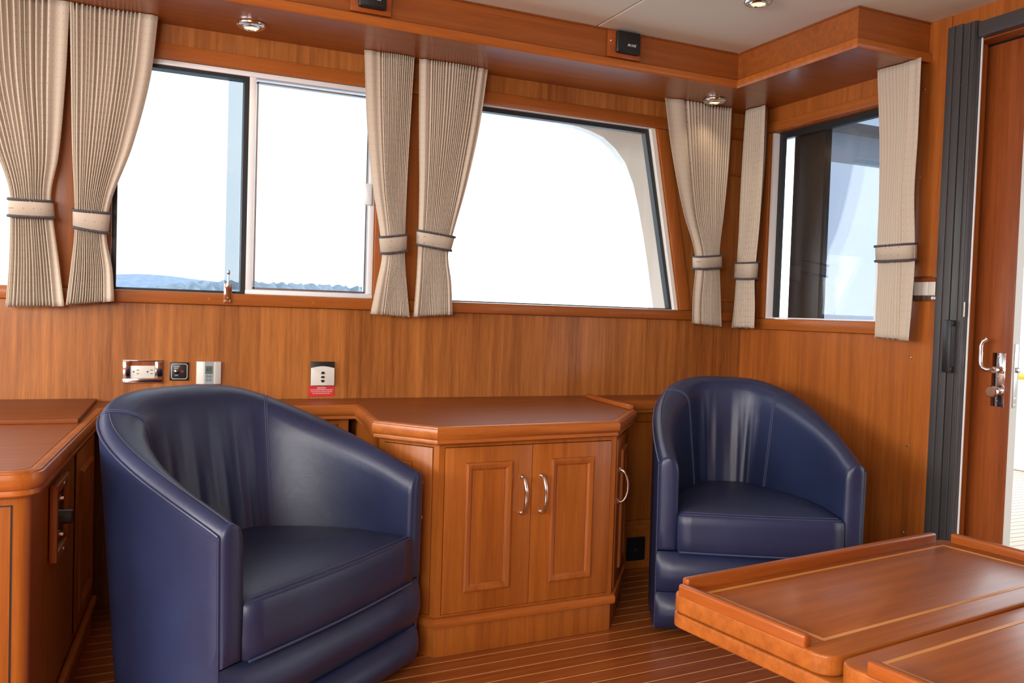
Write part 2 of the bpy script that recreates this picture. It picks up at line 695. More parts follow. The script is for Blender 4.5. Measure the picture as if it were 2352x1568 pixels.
bm = BM()
box(bm, XL - .06, -0.954, YF - .06, 0.06, ZC, ZC + 0.03, 0.004)
box(bm, -0.950, 0.06, YF - .06, 0.06, ZC, ZC + 0.03, 0.004)
box(bm, XL - .06, 0.06, YF - .06, 0.06, ZC + 0.03, ZC + 0.05)
struct('ceiling', bm, M_VINYL, 'pale beige vinyl ceiling panels with one seam')

# back wall (window wall); openings: w1, w2 (raked aft edge), w4
SB, ST = 0.975, 1.015          # sill trim
HB, HT = 1.757, 1.803          # header trim
w1 = (-2.495, -1.648)
w2b = (-1.47, -0.331)
w2t = (-1.47, -0.478)
w4 = (-3.9, -2.76)
ZX = Matrix(((1, 0, 0, 0), (0, 0, -1, 0), (0, 1, 0, 0), (0, 0, 0, 1)))   # (x, y, z) -> (x, -z, y)


def xz_prism(bm, poly, y0, y1, bev=0.0):
    """poly in (x, z), extruded from y0 to y1"""
    prism(bm, poly, -y1, -y0, bev, ZX)


bm = BM()
Y0, Y1 = 0.0, 0.055
xz_prism(bm, [(XL, 0), (0.06, 0), (0.06, ST), (XL, ST)], Y0, Y1)
xz_prism(bm, [(XL, HB), (0.06, HB), (0.06, ZC), (XL, ZC)], Y0, Y1)
xz_prism(bm, [(XL, ST), (w4[0], ST), (w4[0], HB), (XL, HB)], Y0, Y1)
xz_prism(bm, [(w4[1], ST), (w1[0], ST), (w1[0], HB), (w4[1], HB)], Y0, Y1)
xz_prism(bm, [(w1[1], ST), (w2b[0], ST), (w2t[0], HB), (w1[1], HB)], Y0, Y1)
xz_prism(bm, [(w2b[1], ST), (0.06, ST), (0.06, HB), (w2t[1], HB)], Y0, Y1)
struct('wall_back', bm, W_WALL, 'reddish veneered wall with the saloon windows')

# right wall (aft bulkhead): window 3 and the door opening
w3 = (-0.735, -0.150)
W3B, W3T = 0.992, 1.765
DY0, DY1, DZ = -1.085, -1.86, 1.93
bm = BM()
box(bm, 0, 0.055, -0.99, 0.0, 0, W3B)
box(bm, 0, 0.055, -0.99, 0.0, W3T, ZC)
box(bm, 0, 0.055, w3[1], 0.0, W3B, W3T)
box(bm, 0, 0.055, -0.99, w3[0], W3B, W3T)
box(bm, 0, 0.055, DY0, -0.99, 0, ZC)
box(bm, 0, 0.055, DY1, DY0, DZ, ZC)
box(bm, 0, 0.055, YF, DY1, 0, ZC)
wr = struct('wall_right', bm, W_WALLY, 'orange-brown veneered bulkhead beside the door')
for z in (1.78, 1.484, 1.179, 0.872, 0.57, 0.27):
    s = BM()
    lathe(s, [(0, .0025), (.003, .002), (.0045, 0)], Matrix.Translation((-0.0045, -0.899, z)) @ Matrix.Rotation(-PI / 2, 4, 'Y'), 12)
    obj('screw', s, M_STEEL, wr, True)

# starboard wall and forward end, with their window openings
bm = BM()
box(bm, XL, 0, YF - .05, YF, 0, 1.0)
box(bm, XL, 0, YF - .05, YF, 1.78, ZC)
for a, b in ((XL, -4.65), (-2.85, 0)):
    box(bm, a, b, YF - .05, YF, 1.0, 1.78)
struct('wall_front', bm, W_WALL)
bm = BM()
box(bm, XL - .05, XL, YF, 0, 0, 1.0)
box(bm, XL - .05, XL, YF, 0, 1.80, ZC)
box(bm, XL - .05, XL, YF, -3.55, 1.0, 1.80)
box(bm, XL - .05, XL, -0.45, 0, 1.0, 1.80)
struct('wall_left', bm, W_WALL)

# window trims: header rail, sill rail, upright boards (teak strips on the veneer)
PR = 0.012
bm = BM(); box(bm, XL, -0.001, -PR, -0.0005, HB - .002, HT, 0.004)
struct('trim_1', bm, W_TRIMX, 'teak header rail over the windows', True)
bm = BM(); box(bm, XL, -0.001, -0.018, -0.0005, SB, ST, 0.006)
sl = struct('trim_2', bm, W_TRIMX, 'teak sill rail under the windows', True)
for x in (-3.2, -2.20, -1.86, -1.20, -0.93, -0.67, -0.42):
    s = BM()
    lathe(s, [(0, .0012), (.0052, .0012), (.006, 0)], Matrix.Translation((x, -0.0178, (SB + ST) / 2)) @ Matrix.Rotation(PI / 2, 4, 'X'), 14)
    obj('wood_plug', s, W_CABX, sl, True)
for i, (xa, xb) in enumerate(((w4[1], w1[0]), (w1[1], w2b[0]))):
    bm = BM()
    box(bm, xa + .001, xb - .001, -0.008, -0.0005, ST + .0005, HB - .0025, 0.003)
    struct('trim_%d' % (3 + i), bm, W_TRIMZ, 'upright teak board between two windows', True)
bm = BM()
xz_prism(bm, [(w2b[1] + .002, ST + .0005), (w2b[1] + .058, ST + .0005), (w2t[1] + .058, HB - .0025), (w2t[1] + .002, HB - .0025)], -0.009, -0.0005, 0.003)
struct('trim_5', bm, W_TRIMZ, 'raked teak board along the aft edge of the wide window', True)
# right wall window trims
bm = BM(); box(bm, -PR, -0.0005, -0.88, -0.0145, HB + .010, HT + .004, 0.004)
struct('trim_6', bm, W_TRIMY, 'teak header rail over the bulkhead window', True)
bm = BM(); box(bm, -0.018, -0.0005, -0.795, -0.0185, SB - .028, W3B, 0.006)
s6 = struct('trim_7', bm, W_TRIMY, 'teak sill rail under the bulkhead window', True)
for y in (-0.33, -0.58):
    s = BM()
    lathe(s, [(0, .0012), (.0052, .0012), (.006, 0)], Matrix.Translation((-0.0178, y, SB - .005)) @ Matrix.Rotation(-PI / 2, 4, 'Y'), 14)
    obj('wood_plug', s, W_CABX, s6, True)
bm = BM(); box(bm, -0.009, -0.0005, w3[1] + .001, w3[1] + .030, W3B + .001, HB + .009, 0.003)
struct('trim_8', bm, W_TRIMZ, 'upright teak board left of the bulkhead window', True)
# pilaster board beside the door
bm = BM(); box(bm, -0.0045, -0.0005, -0.995, -0.886, 0.001, ZC - .001, 0.0015)
struct('trim_9', bm, W_WALLY, 'upright veneered strip between bulkhead panel and door frame', True)
# horizontal rail in the dark corner behind the curtains
bm = BM(); box(bm, -0.245, -0.010, -0.008, -0.0005, 1.60, 1.612, 0.002); box(bm, -0.245, -0.010, -0.008, -0.0005, 1.06, 1.07, 0.002)
struct('trim_10', bm, W_TRIMX, 'thin ribs on the corner panel', True)

# soffit box with rounded lip
ZS, WS, WR, DR = 1.867, 0.323, 0.329, 0.913
path = [(XL, -WS), (-WR, -WS), (-WR, -DR), (-0.0005, -DR)]


def soffit_sweep(profile, path, bm):
    """profile (out, z): offset towards the room along an open polyline with mitred corners"""
    loops = []
    n = len(path)
    for o, z in profile:
        pts = []
        for i in range(n):
            p = Vector(path[i])
            d0 = (Vector(path[i]) - Vector(path[i - 1])).normalized() if i > 0 else None
            d1 = (Vector(path[i + 1]) - Vector(path[i])).normalized() if i < n - 1 else None
            nn = lambda d: Vector((d.y, -d.x))
            if d0 is None:
                q = p + nn(d1) * o
            elif d1 is None:
                q = p + nn(d0) * o
            else:
                m = nn(d0) + nn(d1)
                q = p + m * (o / (m.dot(nn(d0))))
            pts.append((q.x, q.y, z))
        loops.append(pts)
    t = bmesh.new()
    V = [[t.verts.new(p) for p in L] for L in loops]
    for k in range(len(V)):
        A, B = V[k], V[(k + 1) % len(V)]
        for i in range(n - 1):
            t.faces.new((A[i], A[i + 1], B[i + 1], B[i]))
    t.faces.new([V[k][0] for k in range(len(V))])
    t.faces.new([V[k][-1] for k in range(len(V))][::-1])
    merge(bm, t)


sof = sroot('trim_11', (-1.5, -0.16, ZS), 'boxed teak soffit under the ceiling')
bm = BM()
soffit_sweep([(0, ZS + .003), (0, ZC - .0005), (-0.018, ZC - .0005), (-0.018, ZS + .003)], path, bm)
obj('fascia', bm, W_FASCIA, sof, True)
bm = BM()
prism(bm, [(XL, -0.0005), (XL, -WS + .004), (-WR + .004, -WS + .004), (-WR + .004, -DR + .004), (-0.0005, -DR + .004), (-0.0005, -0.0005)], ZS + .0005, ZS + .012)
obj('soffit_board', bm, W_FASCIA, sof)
bm = BM()
soffit_sweep([(0.0005, ZS - .001), (0.008, ZS - .003), (0.013, ZS + .003), (0.014, ZS + .015), (0.012, ZS + .026), (0.006, ZS + .031), (0.0005, ZS + .032)], path, bm)
obj('lip_moulding', bm, W_EDGE, sof, True)
bm = BM()
soffit_sweep([(0.001, ZC - .006), (0.001, ZC - .001), (0.004, ZC - .001), (0.004, ZC - .006)], path, bm)
obj('shadow_bead', bm, W_DOOR, sof)

# ------------------------------------------------------------------ windows
# window 1: slider, two panes
w = sroot('window_1', (-2.07, 0.02, ST), 'sliding window with two panes and pale metal frame')
bm = BM()
t = 0.018
box(bm, w1[0], w1[1], 0.002, 0.05, HB - t, HB - .001, .002)
box(bm, -2.085, w1[1], 0.002, 0.05, ST + .0005, ST + 0.016, .002)
box(bm, w1[1] - 0.020, w1[1] - .0005, 0.002, 0.05, ST + .016, HB - t, .002)
box(bm, -2.084, -2.062, 0.004, 0.05, ST + .016, HB - t, .002)
obj('frame', bm, M_ALU, w, True)
bm = BM()
box(bm, w1[0] + .0005, -2.084, 0.006, 0.05, HB - t - .012, HB - t - .0005)
box(bm, w1[0] + .0005, -2.084, 0.006, 0.05, ST + .0005, ST + .008)
box(bm, w1[0] + .0005, w1[0] + .016, 0.006, 0.05, ST + .008, HB - t - .012)
box(bm, -2.100, -2.0845, 0.005, 0.05, ST + .008, HB - t - .012)
obj('gasket', bm, M_GASKET, w)
bm = BM()
for a, b, c, d in ((-2.058, -2.053, ST + .02, HB - .03), (w1[1] - .030, w1[1] - .025, ST + .02, HB - .03)):
    box(bm, a, b, 0.012, 0.03, c, d)
box(bm, -2.058, w1[1] - .025, 0.012, 0.03, ST + .018, ST + .024)
box(bm, -2.058, w1[1] - .025, 0.012, 0.03, HB - .034, HB - .028)
obj('bead', bm, M_STEEL, w)
bm = BM(); box(bm, w1[0] + .014, -2.098, 0.034, 0.038, ST + .007, HB - t - .011)
obj('pane', bm, G_SHADE, w)
bm = BM(); box(bm, -2.147, w1[1] - .018, 0.042, 0.046, ST + .014, HB - t - .002)
obj('pane', bm, G_SHADE, w)
# catch on the sill
cb = BM()
box(cb, -2.155, -2.129, -0.0225, -0.0183, SB + .008, ST + .033, .0015)
ct = obj('catch', cb, M_CHROME, w, True, label='small chrome window catch on the sill')
k = BM()
lathe(k, [(0, 0), (.005, 0), (.006, .004), (.006, .012), (.0035, .014), (.0028, .040), (.0045, .042), (.0055, .046), (.0055, .052), (0, .056)],
      Matrix.Translation((-2.142, -0.0265, ST + .022)), 14)
obj('pin', k, M_STEEL, ct, True)
for dx, dz in ((-.0065, .015), (.0065, .015), (0, .026)):
    s = BM(); lathe(s, [(0, .0012), (.0022, .001), (.003, 0)], Matrix.Translation((-2.142 + dx, -0.0225, SB + dz)) @ Matrix.Rotation(PI / 2, 4, 'X'), 10)
    obj('screw', s, M_STEEL, ct, True)
# slider lock on the right stile
bm = BM()
xz_prism(bm, [(-1.690, 1.345), (-1.662, 1.345), (-1.662, 1.42), (-1.690, 1.42), (-1.690, 1.41), (-1.685, 1.397), (-1.685, 1.370), (-1.690, 1.357)], -0.014, 0.002, 0.003)
obj('lock', bm, M_ALU, w, True)

# window 2: wide fixed window with raked aft edge
w = sroot('window_2', (-0.95, 0.02, ST), 'wide fixed window with raked aft edge and black gasket')


def quad_ring(bm, outer, inner, y0, y1):
    for i in range(4):
        j = (i + 1) % 4
        xz_prism(bm, [outer[i], outer[j], inner[j], inner[i]], y0, y1)


e = 0.001
rev_o = [(w2b[0] + e, ST + e), (w2b[1] - e, ST + e), (w2t[1] - e, HB - e), (w2t[0] + e, HB - e)]
rev_i = [(w2b[0] + .012, ST + .002), (w2b[1] - .018, ST + .002), (w2t[1] - .020, HB - .004), (w2t[0] + .012, HB - .004)]
gas_i = [(w2b[0] + .022, ST + .006), (w2b[1] - .033, ST + .006), (w2t[1] - .036, HB - .021), (w2t[0] + .022, HB - .021)]
bm = BM(); quad_ring(bm, rev_o, rev_i, 0.003, 0.053)
obj('frame', bm, M_GEL, w)
bm = BM(); quad_ring(bm, rev_i, gas_i, 0.022, 0.05)
obj('gasket', bm, M_GASKET, w)
bm = BM(); xz_prism(bm, [(w2b[0] + .015, ST + .004), (w2b[1] - .028, ST + .004), (w2t[1] - .03, HB - .015), (w2t[0] + .015, HB - .015)], 0.036, 0.041)
obj('pane', bm, G_CLEAR, w)

# window 4: sliver of the next window forward
w = sroot('window_4', (-3.3, 0.02, ST), 'next window at the left edge behind a curtain')
bm = BM()
for a, b, c, d in ((w4[0] + e, w4[1] - e, ST + e, ST + .014), (w4[0] + e, w4[1] - e, HB - .018, HB - e), (w4[0] + e, w4[0] + .018, ST + .014, HB - .018), (w4[1] - .018, w4[1] - e, ST + .014, HB - .018)):
    box(bm, a, b, 0.003, 0.05, c, d)
obj('frame', bm, M_ALU, w)
bm = BM(); box(bm, w4[0] + .014, w4[1] - .014, 0.034, 0.039, ST + .01, HB - .014)
obj('pane', bm, G_CLEAR, w)

# window 3: in the bulkhead
w = sroot('window_3', (0.02, -0.44, W3B), 'bulkhead window looking aft')
bm = BM()
ya, yb = w3[0] + e, w3[1] - e
box(bm, 0.003, 0.050, yb - .012, yb, W3B + e, W3T - e)
box(bm, 0.003, 0.050, ya, ya + .012, W3B + e, W3T - e)
box(bm, 0.003, 0.050, ya + .012, yb - .012, W3B + e, W3B + .006)
obj('reveal', bm, M_ALU, w)
bm = BM()
box(bm, 0.030, 0.052, ya + .012, yb - .012, W3T - .026, W3T - e)
box(bm, 0.030, 0.052, yb - .030, yb - .0125, W3B + .006, W3T - .026)
box(bm, 0.030, 0.052, ya + .0125, ya + .028, W3B + .006, W3T - .026)
obj('gasket', bm, M_GASKET, w)
bm = BM(); box(bm, 0.039, 0.044, ya + .026, yb - .028, W3B + .006, W3T - .024)
obj('pane', bm, G_CLEAR, w)

# ------------------------------------------------------------------ sliding door and its dark grey frame
fr = root_empty('screen_door_frame', (-0.01, -1.05, 0.0), 'dark grey aluminium screen frame between bulkhead and sliding door', 'door frame')
bm = BM()
box(bm, -0.022, -0.0052, -1.050, -0.996, 0.001, 1.955, 0.002)
box(bm, -0.026, -0.0225, -1.024, -1.0, 0.001, 1.953, 0.001)
obj('jamb', bm, M_GREY, fr, True)
bm = BM(); box(bm, -0.012, -0.0008, -1.060, -1.0505, 0.001, 1.950)
obj('groove', bm, M_GREYD, fr)
bm = BM()
box(bm, -0.030, -0.0008, -1.106, -1.0605, 0.001, 1.948, 0.002)
box(bm, -0.034, -0.0305, -1.088, -1.080, 0.001, 1.945, 0.001)
box(bm, -0.034, -0.0305, -1.104, -1.098, 0.001, 1.945, 0.001)
sst = obj('screen_stile', bm, M_GREY, fr, True)
bm = BM(); box(bm, -0.0060, -0.0008, -1.1112, -1.1065, 0.001, 1.93, .001)
obj('silver_edge', bm, M_ALU, fr, True)
bm = BM(); box(bm, -0.030, -0.0008, -1.90, -1.1135, 1.893, 1.940, .002)
obj('header', bm, M_GREY, fr, True)
# pull handle on the screen stile
bm = BM()
box(bm, -0.062, -0.0345, -1.090, -1.070, 0.985, 1.004, .004)
box(bm, -0.062, -0.0345, -1.090, -1.070, 0.836, 0.856, .004)
box(bm, -0.066, -0.056, -1.093, -1.067, 0.836, 1.004, .004)
obj('pull_handle', bm, M_BLACK, sst, True)
bm = BM(); lathe(bm, [(0, .006), (.005, .005), (.007, 0)], Matrix.Translation((-0.0125, -1.0555, 1.76)) @ Matrix.Rotation(-PI / 2, 4, 'Y'), 12)
obj('button', bm, M_STEEL, fr, True)
bm = BM(); box(bm, -0.0285, -0.0262, -1.1125, -1.1072, 1.015, 1.062, .001)
obj('keeper', bm, M_WHITE, fr, True)

dr = sroot('door_1', (0.085, -0.75, 0), 'varnished sliding door slid open outside the bulkhead')
DX0, DX1 = 0.064, 0.100
YA, YB = -1.212, -0.215
bm = BM()
box(bm, DX0, DX1, YA, -1.045, 0.002, 1.885, .002)
obj('stile', bm, W_DOOR, dr, True)
bm = BM(); box(bm, DX0, DX1, -0.385, YB, 0.002, 1.885, .002)
obj('stile', bm, M_DKBROWN, dr, True, label='door stile with shade and reflection put into its dark brown colour')
bm = BM()
box(bm, DX0, DX1, -1.0445, -0.3855, 1.775, 1.885, .002)
obj('top_rail', bm, M_DKBROWN, dr, True)
bm = BM(); box(bm, DX0, DX1, -1.0445, -0.3855, 0.002, 0.90, .002)
obj('lower_panel', bm, W_DOOR, dr, True)
bm = BM(); box(bm, DX0 + .014, DX0 + .020, -1.0445, -0.3855, 0.90, 1.775)
obj('pane', bm, G_DARK, dr)
bm = BM()
box(bm, DX0 + .003, DX1 - .002, YA - .0025, YA - .0005, 0.002, 1.884)
obj('sunlit_edge_strip', bm, M_WHITE, dr)  # sunlight on the door edge put in as a white strip
bm = BM()
box(bm, DX0 + .010, DX0 + .024, YA - .006, YA - .003, 0.735, 0.935, .0012)
lp = obj('latch_plate', bm, M_STEEL, dr, True)
bm = BM(); box(bm, DX0 + .010, DX0 + .022, YA - .020, YA - .006, 0.845, 0.862, .004)
obj('latch_hook', bm, M_STEEL, lp, True)
for z in (.745, .925, .765):
    s = BM(); lathe(s, [(0, .001), (.003, .0008), (.0035, 0)], Matrix.Translation((DX0 + .017, YA - .006, z)) @ Matrix.Rotation(PI / 2, 4, 'X'), 10)
    obj('screw', s, M_CHROME, lp, True)
# lock plate, lever handle and round knob
bm = BM(); box(bm, DX0 - .003, DX0 - .0003, -1.196, -1.150, 0.735, 0.905, .0012)
pl_ = obj('lock_plate', bm, M_CHROME, dr, True)
bm = BM()
lathe(bm, [(0, .030), (.010, .030), (.011, .027), (.011, 0)], Matrix.Translation((DX0 - .003, -1.178, 0.852)) @ Matrix.Rotation(-PI / 2, 4, 'Y'), 18)
tube(bm, [(DX0 - .022, -1.178, .852), (DX0 - .036, -1.172, .852), (DX0 - .044, -1.160, .852), (DX0 - .046, -1.150, .856), (DX0 - .046, -1.143, .866), (DX0 - .046, -1.141, .880), (DX0 - .046, -1.141, .925), (DX0 - .044, -1.144, .940), (DX0 - .036, -1.153, .948)], .007, 12)
obj('lever_handle', bm, M_CHROME, dr, True)
bm = BM()
lathe(bm, [(0, .036), (.016, .036), (.0185, .033), (.0185, .022), (.012, .018), (.012, 0)], Matrix.Translation((DX0 - .003, -1.176, 0.783)) @ Matrix.Rotation(-PI / 2, 4, 'Y'), 22)
obj('knob', bm, M_CHROME, dr, True)
for z in (.893, .828, .752):
    s = BM(); lathe(s, [(0, .0018), (.003, .0014), (.004, 0)], Matrix.Translation((DX0 - .003, -1.172, z)) @ Matrix.Rotation(-PI / 2, 4, 'Y'), 10)
    obj('screw', s, M_CHROME, pl_, True)
# header board behind the frame, with the black track line
bm = BM(); box(bm, 0.0005, 0.054, DY1 + .001, DY0 - .001, 1.888, DZ - .0005)
struct('trim_12', bm, W_DOOR, 'teak board above the sliding door')
bm = BM(); box(bm, 0.0565, 0.110, -1.90, -0.16, 1.8865, 1.896)
struct('trim_13', bm, M_BLACK, 'black sliding track over the door')

# ------------------------------------------------------------------ outside
bm = BM(); box(bm, 0.06, 5.0, -5.0, 1.7, -0.09, -0.03)
struct('cockpit_deck', bm, M_DECK, 'sun-bleached planked deck outside the door')
bm = BM(); box(bm, -6.0, 0.05, 0.07, 0.95, 0.02, 0.08)  # unseen slab added to bounce skylight up at the wing panel
struct('bounce_side_deck', bm, M_GEL, 'unseen white side deck added to bounce light onto the wing')
ov = sroot('side_overhang', (-1.0, 0.5, 1.9), 'white deck overhang above the windows')
bm = BM()
box(bm, -6.0, 3.2, 0.056, 0.62, 1.868, 1.93, .006)
box(bm, 0.12, 3.2, -5.0, 0.055, 1.985, 2.05, .006)
obj('slab', bm, M_GEL, ov, True)
# moulded wing with a curved edge, abreast of the wide window
arc = [(-0.60, 1.8675), (-0.528, 1.862), (-0.46, 1.850), (-0.39, 1.828), (-0.325, 1.785), (-0.264, 1.722), (-0.215, 1.625), (-0.179, 1.508), (-0.148, 1.385), (-0.118, 1.256), (-0.069, 1.007), (-0.03, 0.75), (0.0, 0.45), (0.0, 0.09)]
bm = BM()
xz_prism(bm, arc + [(0.34, 0.09), (0.34, 1.8675)], 0.575, 0.625, 0.0)
struct('wing_panel', bm, M_GEL, 'white moulded wing with curved edge outside the wide window')
bm = BM()
box(bm, 3.4, 3.5, -5.0, 1.2, -0.03, 0.62, .02)
struct('bulwark', bm, M_GEL, 'white bulwark at the back of the cockpit')
bm = BM()
tube(bm, [(3.40 + .03 * math.sin(i), -0.6 + i * 0.16, 0.645 + 0.006 * math.sin(2.1 * i)) for i in range(12)], .024, 10)
tag(obj('rope', bm, M_YEL, None, True), 'thick yellow rope lying along the white bulwark outside the door', 'rope')
bm = BM()
t_ = bmesh.new()
vs = [t_.verts.new(p) for p in ((-4000, -4000, -1.6), (4000, -4000, -1.6), (4000, 4000, -1.6), (-4000, 4000, -1.6))]
t_.faces.new(vs)
merge(bm, t_)
tag(obj('sea', bm, M_SEA), 'flat pale water reaching to the far shore', 'sea', kind='structure')


def ridge(name, mat, x0, x1, y, hfun, depth, n, label):
    bm = bmesh.new()
    rows = []
    for j, (dy, k) in enumerate(((0, 0), (depth * .15, .55), (depth * .5, 1.0), (depth, 0.0))):
        rows.append([bm.verts.new((x0 + (x1 - x0) * i / n, y + dy + 6 * math.sin(i * .7 + j), -1.6 + hfun(x0 + (x1 - x0) * i / n, i) * k)) for i in range(n + 1)])
    for A, B in zip(rows, rows[1:]):
        for i in range(n):
            bm.faces.new((A[i], A[i + 1], B[i + 1], B[i]))
    o = obj(name, bm, mat, None, True)
    return tag(o, label, 'hills', kind='structure')


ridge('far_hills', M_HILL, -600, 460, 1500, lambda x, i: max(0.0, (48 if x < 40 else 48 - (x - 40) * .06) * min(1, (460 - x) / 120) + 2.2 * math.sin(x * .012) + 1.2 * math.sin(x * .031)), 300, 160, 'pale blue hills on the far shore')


def wooded(x, i):
    env = min(1.0, max(0.0, (x + 60) / 130)) * min(1.0, max(0.0, (300 - x) / 110))
    trees = 1.1 * abs(math.sin(x * .21 + 1.3 * math.sin(x * .05))) + 0.8 * abs(math.sin(x * .53 + 2 * math.sin(x * .11))) + 0.6 * math.sin(x * .9)
    return 3.0 * min(1.0, max(0.0, (x + 260) / 150)) * min(1.0, max(0.0, (360 - x) / 60)) + env * env * (3 - 2 * env) * (15.0 - abs(x - 120) * .008 + trees)


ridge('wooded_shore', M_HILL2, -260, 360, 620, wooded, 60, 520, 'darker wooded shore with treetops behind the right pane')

# ------------------------------------------------------------------ curtains


def interp(cp, zs):
    z = np.array([c[1] for c in cp])[::-1]
    s = np.array([c[0] for c in cp])[::-1]
    # monotone-ish cubic (Catmull-Rom on the samples)
    out = []
    m = np.gradient(s, z)
    for q in zs:
        i = int(np.clip(np.searchsorted(z, q) - 1, 0, len(z) - 2))
        h = z[i + 1] - z[i]
        t = np.clip((q - z[i]) / h, -0.1, 1.1)
        out.append((2 * t**3 - 3 * t**2 + 1) * s[i] + (t**3 - 2 * t**2 + t) * h * m[i] + (-2 * t**3 + 3 * t**2) * s[i + 1] + (t**3 - t**2) * h * m[i + 1])
    return np.array(out)


def curtain(label, wall, left, right, npleat, hem, seed, d0=0.070):
    """left/right: control points (s, z) top to bottom; index 3 and 4 are the two cords of the tieback.
    wall 'back': s = x, distance d = -y;  wall 'right': s = y, d = -x.  hem: (start, end) smooth flat borders in u"""
    rng = random.Random(seed)
    W = (lambda s, d, z: (s, -d, z)) if wall == 'back' else (lambda s, d, z: (-d, s, z))
    sm = (left[3][0] + right[3][0]) / 2
    root = root_empty('curtain', W(sm, d0, min(left[-1][1], right[-1][1])), label, 'curtain', 'tied-back saloon curtains')
    nv, nu = 46, npleat * 10
    ztop = ZS - 0.0015
    zbl, zbr = left[-1][1], right[-1][1]
    zl = np.linspace(ztop, zbl, nv)
    zr = np.linspace(ztop, zbr, nv)
    L = interp([(left[0][0], ztop)] + list(left[1:]), zl)
    R = interp([(right[0][0], ztop)] + list(right[1:]), zr)
    ztl = (left[3][1] + left[4][1]) / 2
    jit = [rng.uniform(0.75, 1.3) for _ in range(npleat + 2)]
    cum = np.cumsum([0] + jit[:npleat])
    cum = cum / cum[-1]
    bm = bmesh.new()
    uvl = bm.loops.layers.uv.new('UVMap')
    G = []
    full = abs(right[0][0] - left[0][0]) * 1.9
    for i in range(nv):
        row = []
        v = i / (nv - 1)
        tie = math.exp(-((zl[i] - ztl) / 0.16) ** 2)
        for j in range(nu + 1):
            u = j / nu
            up = min(1.0, max(0.0, (u - hem[0]) / (1 - hem[0] - hem[1])))
            ph = np.interp(up, cum, np.arange(npleat + 1))
            wdt = abs(R[i] - L[i]) * (1 - hem[0] - hem[1])
            amp = min(0.021, max(0.011, wdt / npleat * 1.05))
            e0 = 1.0 if 0 < up < 1 else 0.0
            k = int(min(npleat - 1, max(0, math.floor(ph))))
            # broad rounded folds with narrow valleys between them
            val = (1 - abs(math.sin(PI * ph))) ** 2.2
            a = amp * (0.55 + 0.5 * jit[k] + 0.25 * math.sin(3.1 * k + 2.2 * v + seed))
            side = 0.18 * wdt / npleat * math.sin(2 * PI * ph) * e0
            bul = 0.012 * tie * math.sin(PI * u)
            wob = 0.004 * math.sin(5 * v + 7 * u + seed) * (1 - tie)
            d = d0 + 0.008 - 1.7 * a * val * e0 + bul + wob
            if e0 == 0:
                w_ = (hem[0] - u) / hem[0] if u <= hem[0] else (u - 1 + hem[1]) / hem[1]
                d += -0.006 * w_ + 0.003 * math.sin(2.6 * PI * w_ + seed) - 1.7 * a * max(0.0, 1 - w_ * 7) ** 2
            d = min(max(d, 0.024), 0.11)
            s = L[i] + (R[i] - L[i]) * u + side * (0 if j in (0, nu) else 1)
            c = 1 - 2 * val
            z = zl[i] + (zr[i] - zl[i]) * u
            if i == nv - 1:
                z += 0.004 * c * e0
            row.append(bm.verts.new(W(s, d, z)))
        G.append(row)
    for i in range(nv - 1):
        for j in range(nu):
            f = bm.faces.new((G[i][j], G[i][j + 1], G[i + 1][j + 1], G[i + 1][j]))
            for lp_, (a, b) in zip(f.loops, ((i, j), (i, j + 1), (i + 1, j + 1), (i + 1, j))):
                lp_[uvl].uv = (b / nu * full, 0.92 * (1 - a / (nv - 1)))
    o = obj('drape', bm, M_FABRIC, root, 'all')
    sd = o.modifiers.new('thickness', 'SOLIDIFY')
    sd.thickness = 0.0012
    sd.offset = 0
    # tieback band with two twisted cords
    def loop(k, grow, n=72, z_off=0.0):
        (sl, zL), (sr, zR) = left[k], right[k]
        c = (sl + sr) / 2
        a = abs(sr - sl) / 2 + (0.003 if wall == 'back' else -0.004) + grow
        b = min(0.034, 0.26 * abs(sr - sl)) + grow
        pts = []
        for q in range(n):
            f = 2 * PI * q / n
            cs, sn = math.cos(f), math.sin(f)
            x = math.copysign(abs(cs) ** 0.8, cs)
            y = math.copysign(abs(sn) ** 0.8, sn)
            s = c + a * x * (1 if sr > sl else -1)
            u = (x + 1) / 2
            pts.append((s, d0 + 0.004 + b * y, zL + (zR - zL) * u - 0.004 * y + z_off))
        return pts
    bm = BM()
    A, B = loop(3, 0.003), loop(4, 0.003)
    Ai, Bi = loop(3, 0.0015), loop(4, 0.0015)
    f3 = lambda P: [W(*p) for p in P]
    loft(bm, [f3(A), f3(B), f3(Bi), f3(Ai), f3(A)], False, False)
    uv2 = bm.loops.layers.uv.new('UVMap')
    for f in bm.faces:
        for lp_ in f.loops:
            co = lp_.vert.co
            lp_[uv2].uv = ((co.x + co.y) * 1.0, co.z)
    tb = obj('tieback', bm, M_FABRIC, root, 'all')
    for k in (3, 4):
        P = loop(k, 0.0045, 240)
        bm = BM()
        for st in range(2):
            Q = []
            for q, (s, d, z) in enumerate(P):
                a = 2 * PI * (q / 240 * 26 + st / 2)
                Q.append(W(s, d + 0.0019 * math.cos(a), z + 0.0022 * math.sin(a)))
            tube(bm, Q, 0.0024, 6, True)
        obj('cord', bm, M_CORD, tb, 'all')
    return root


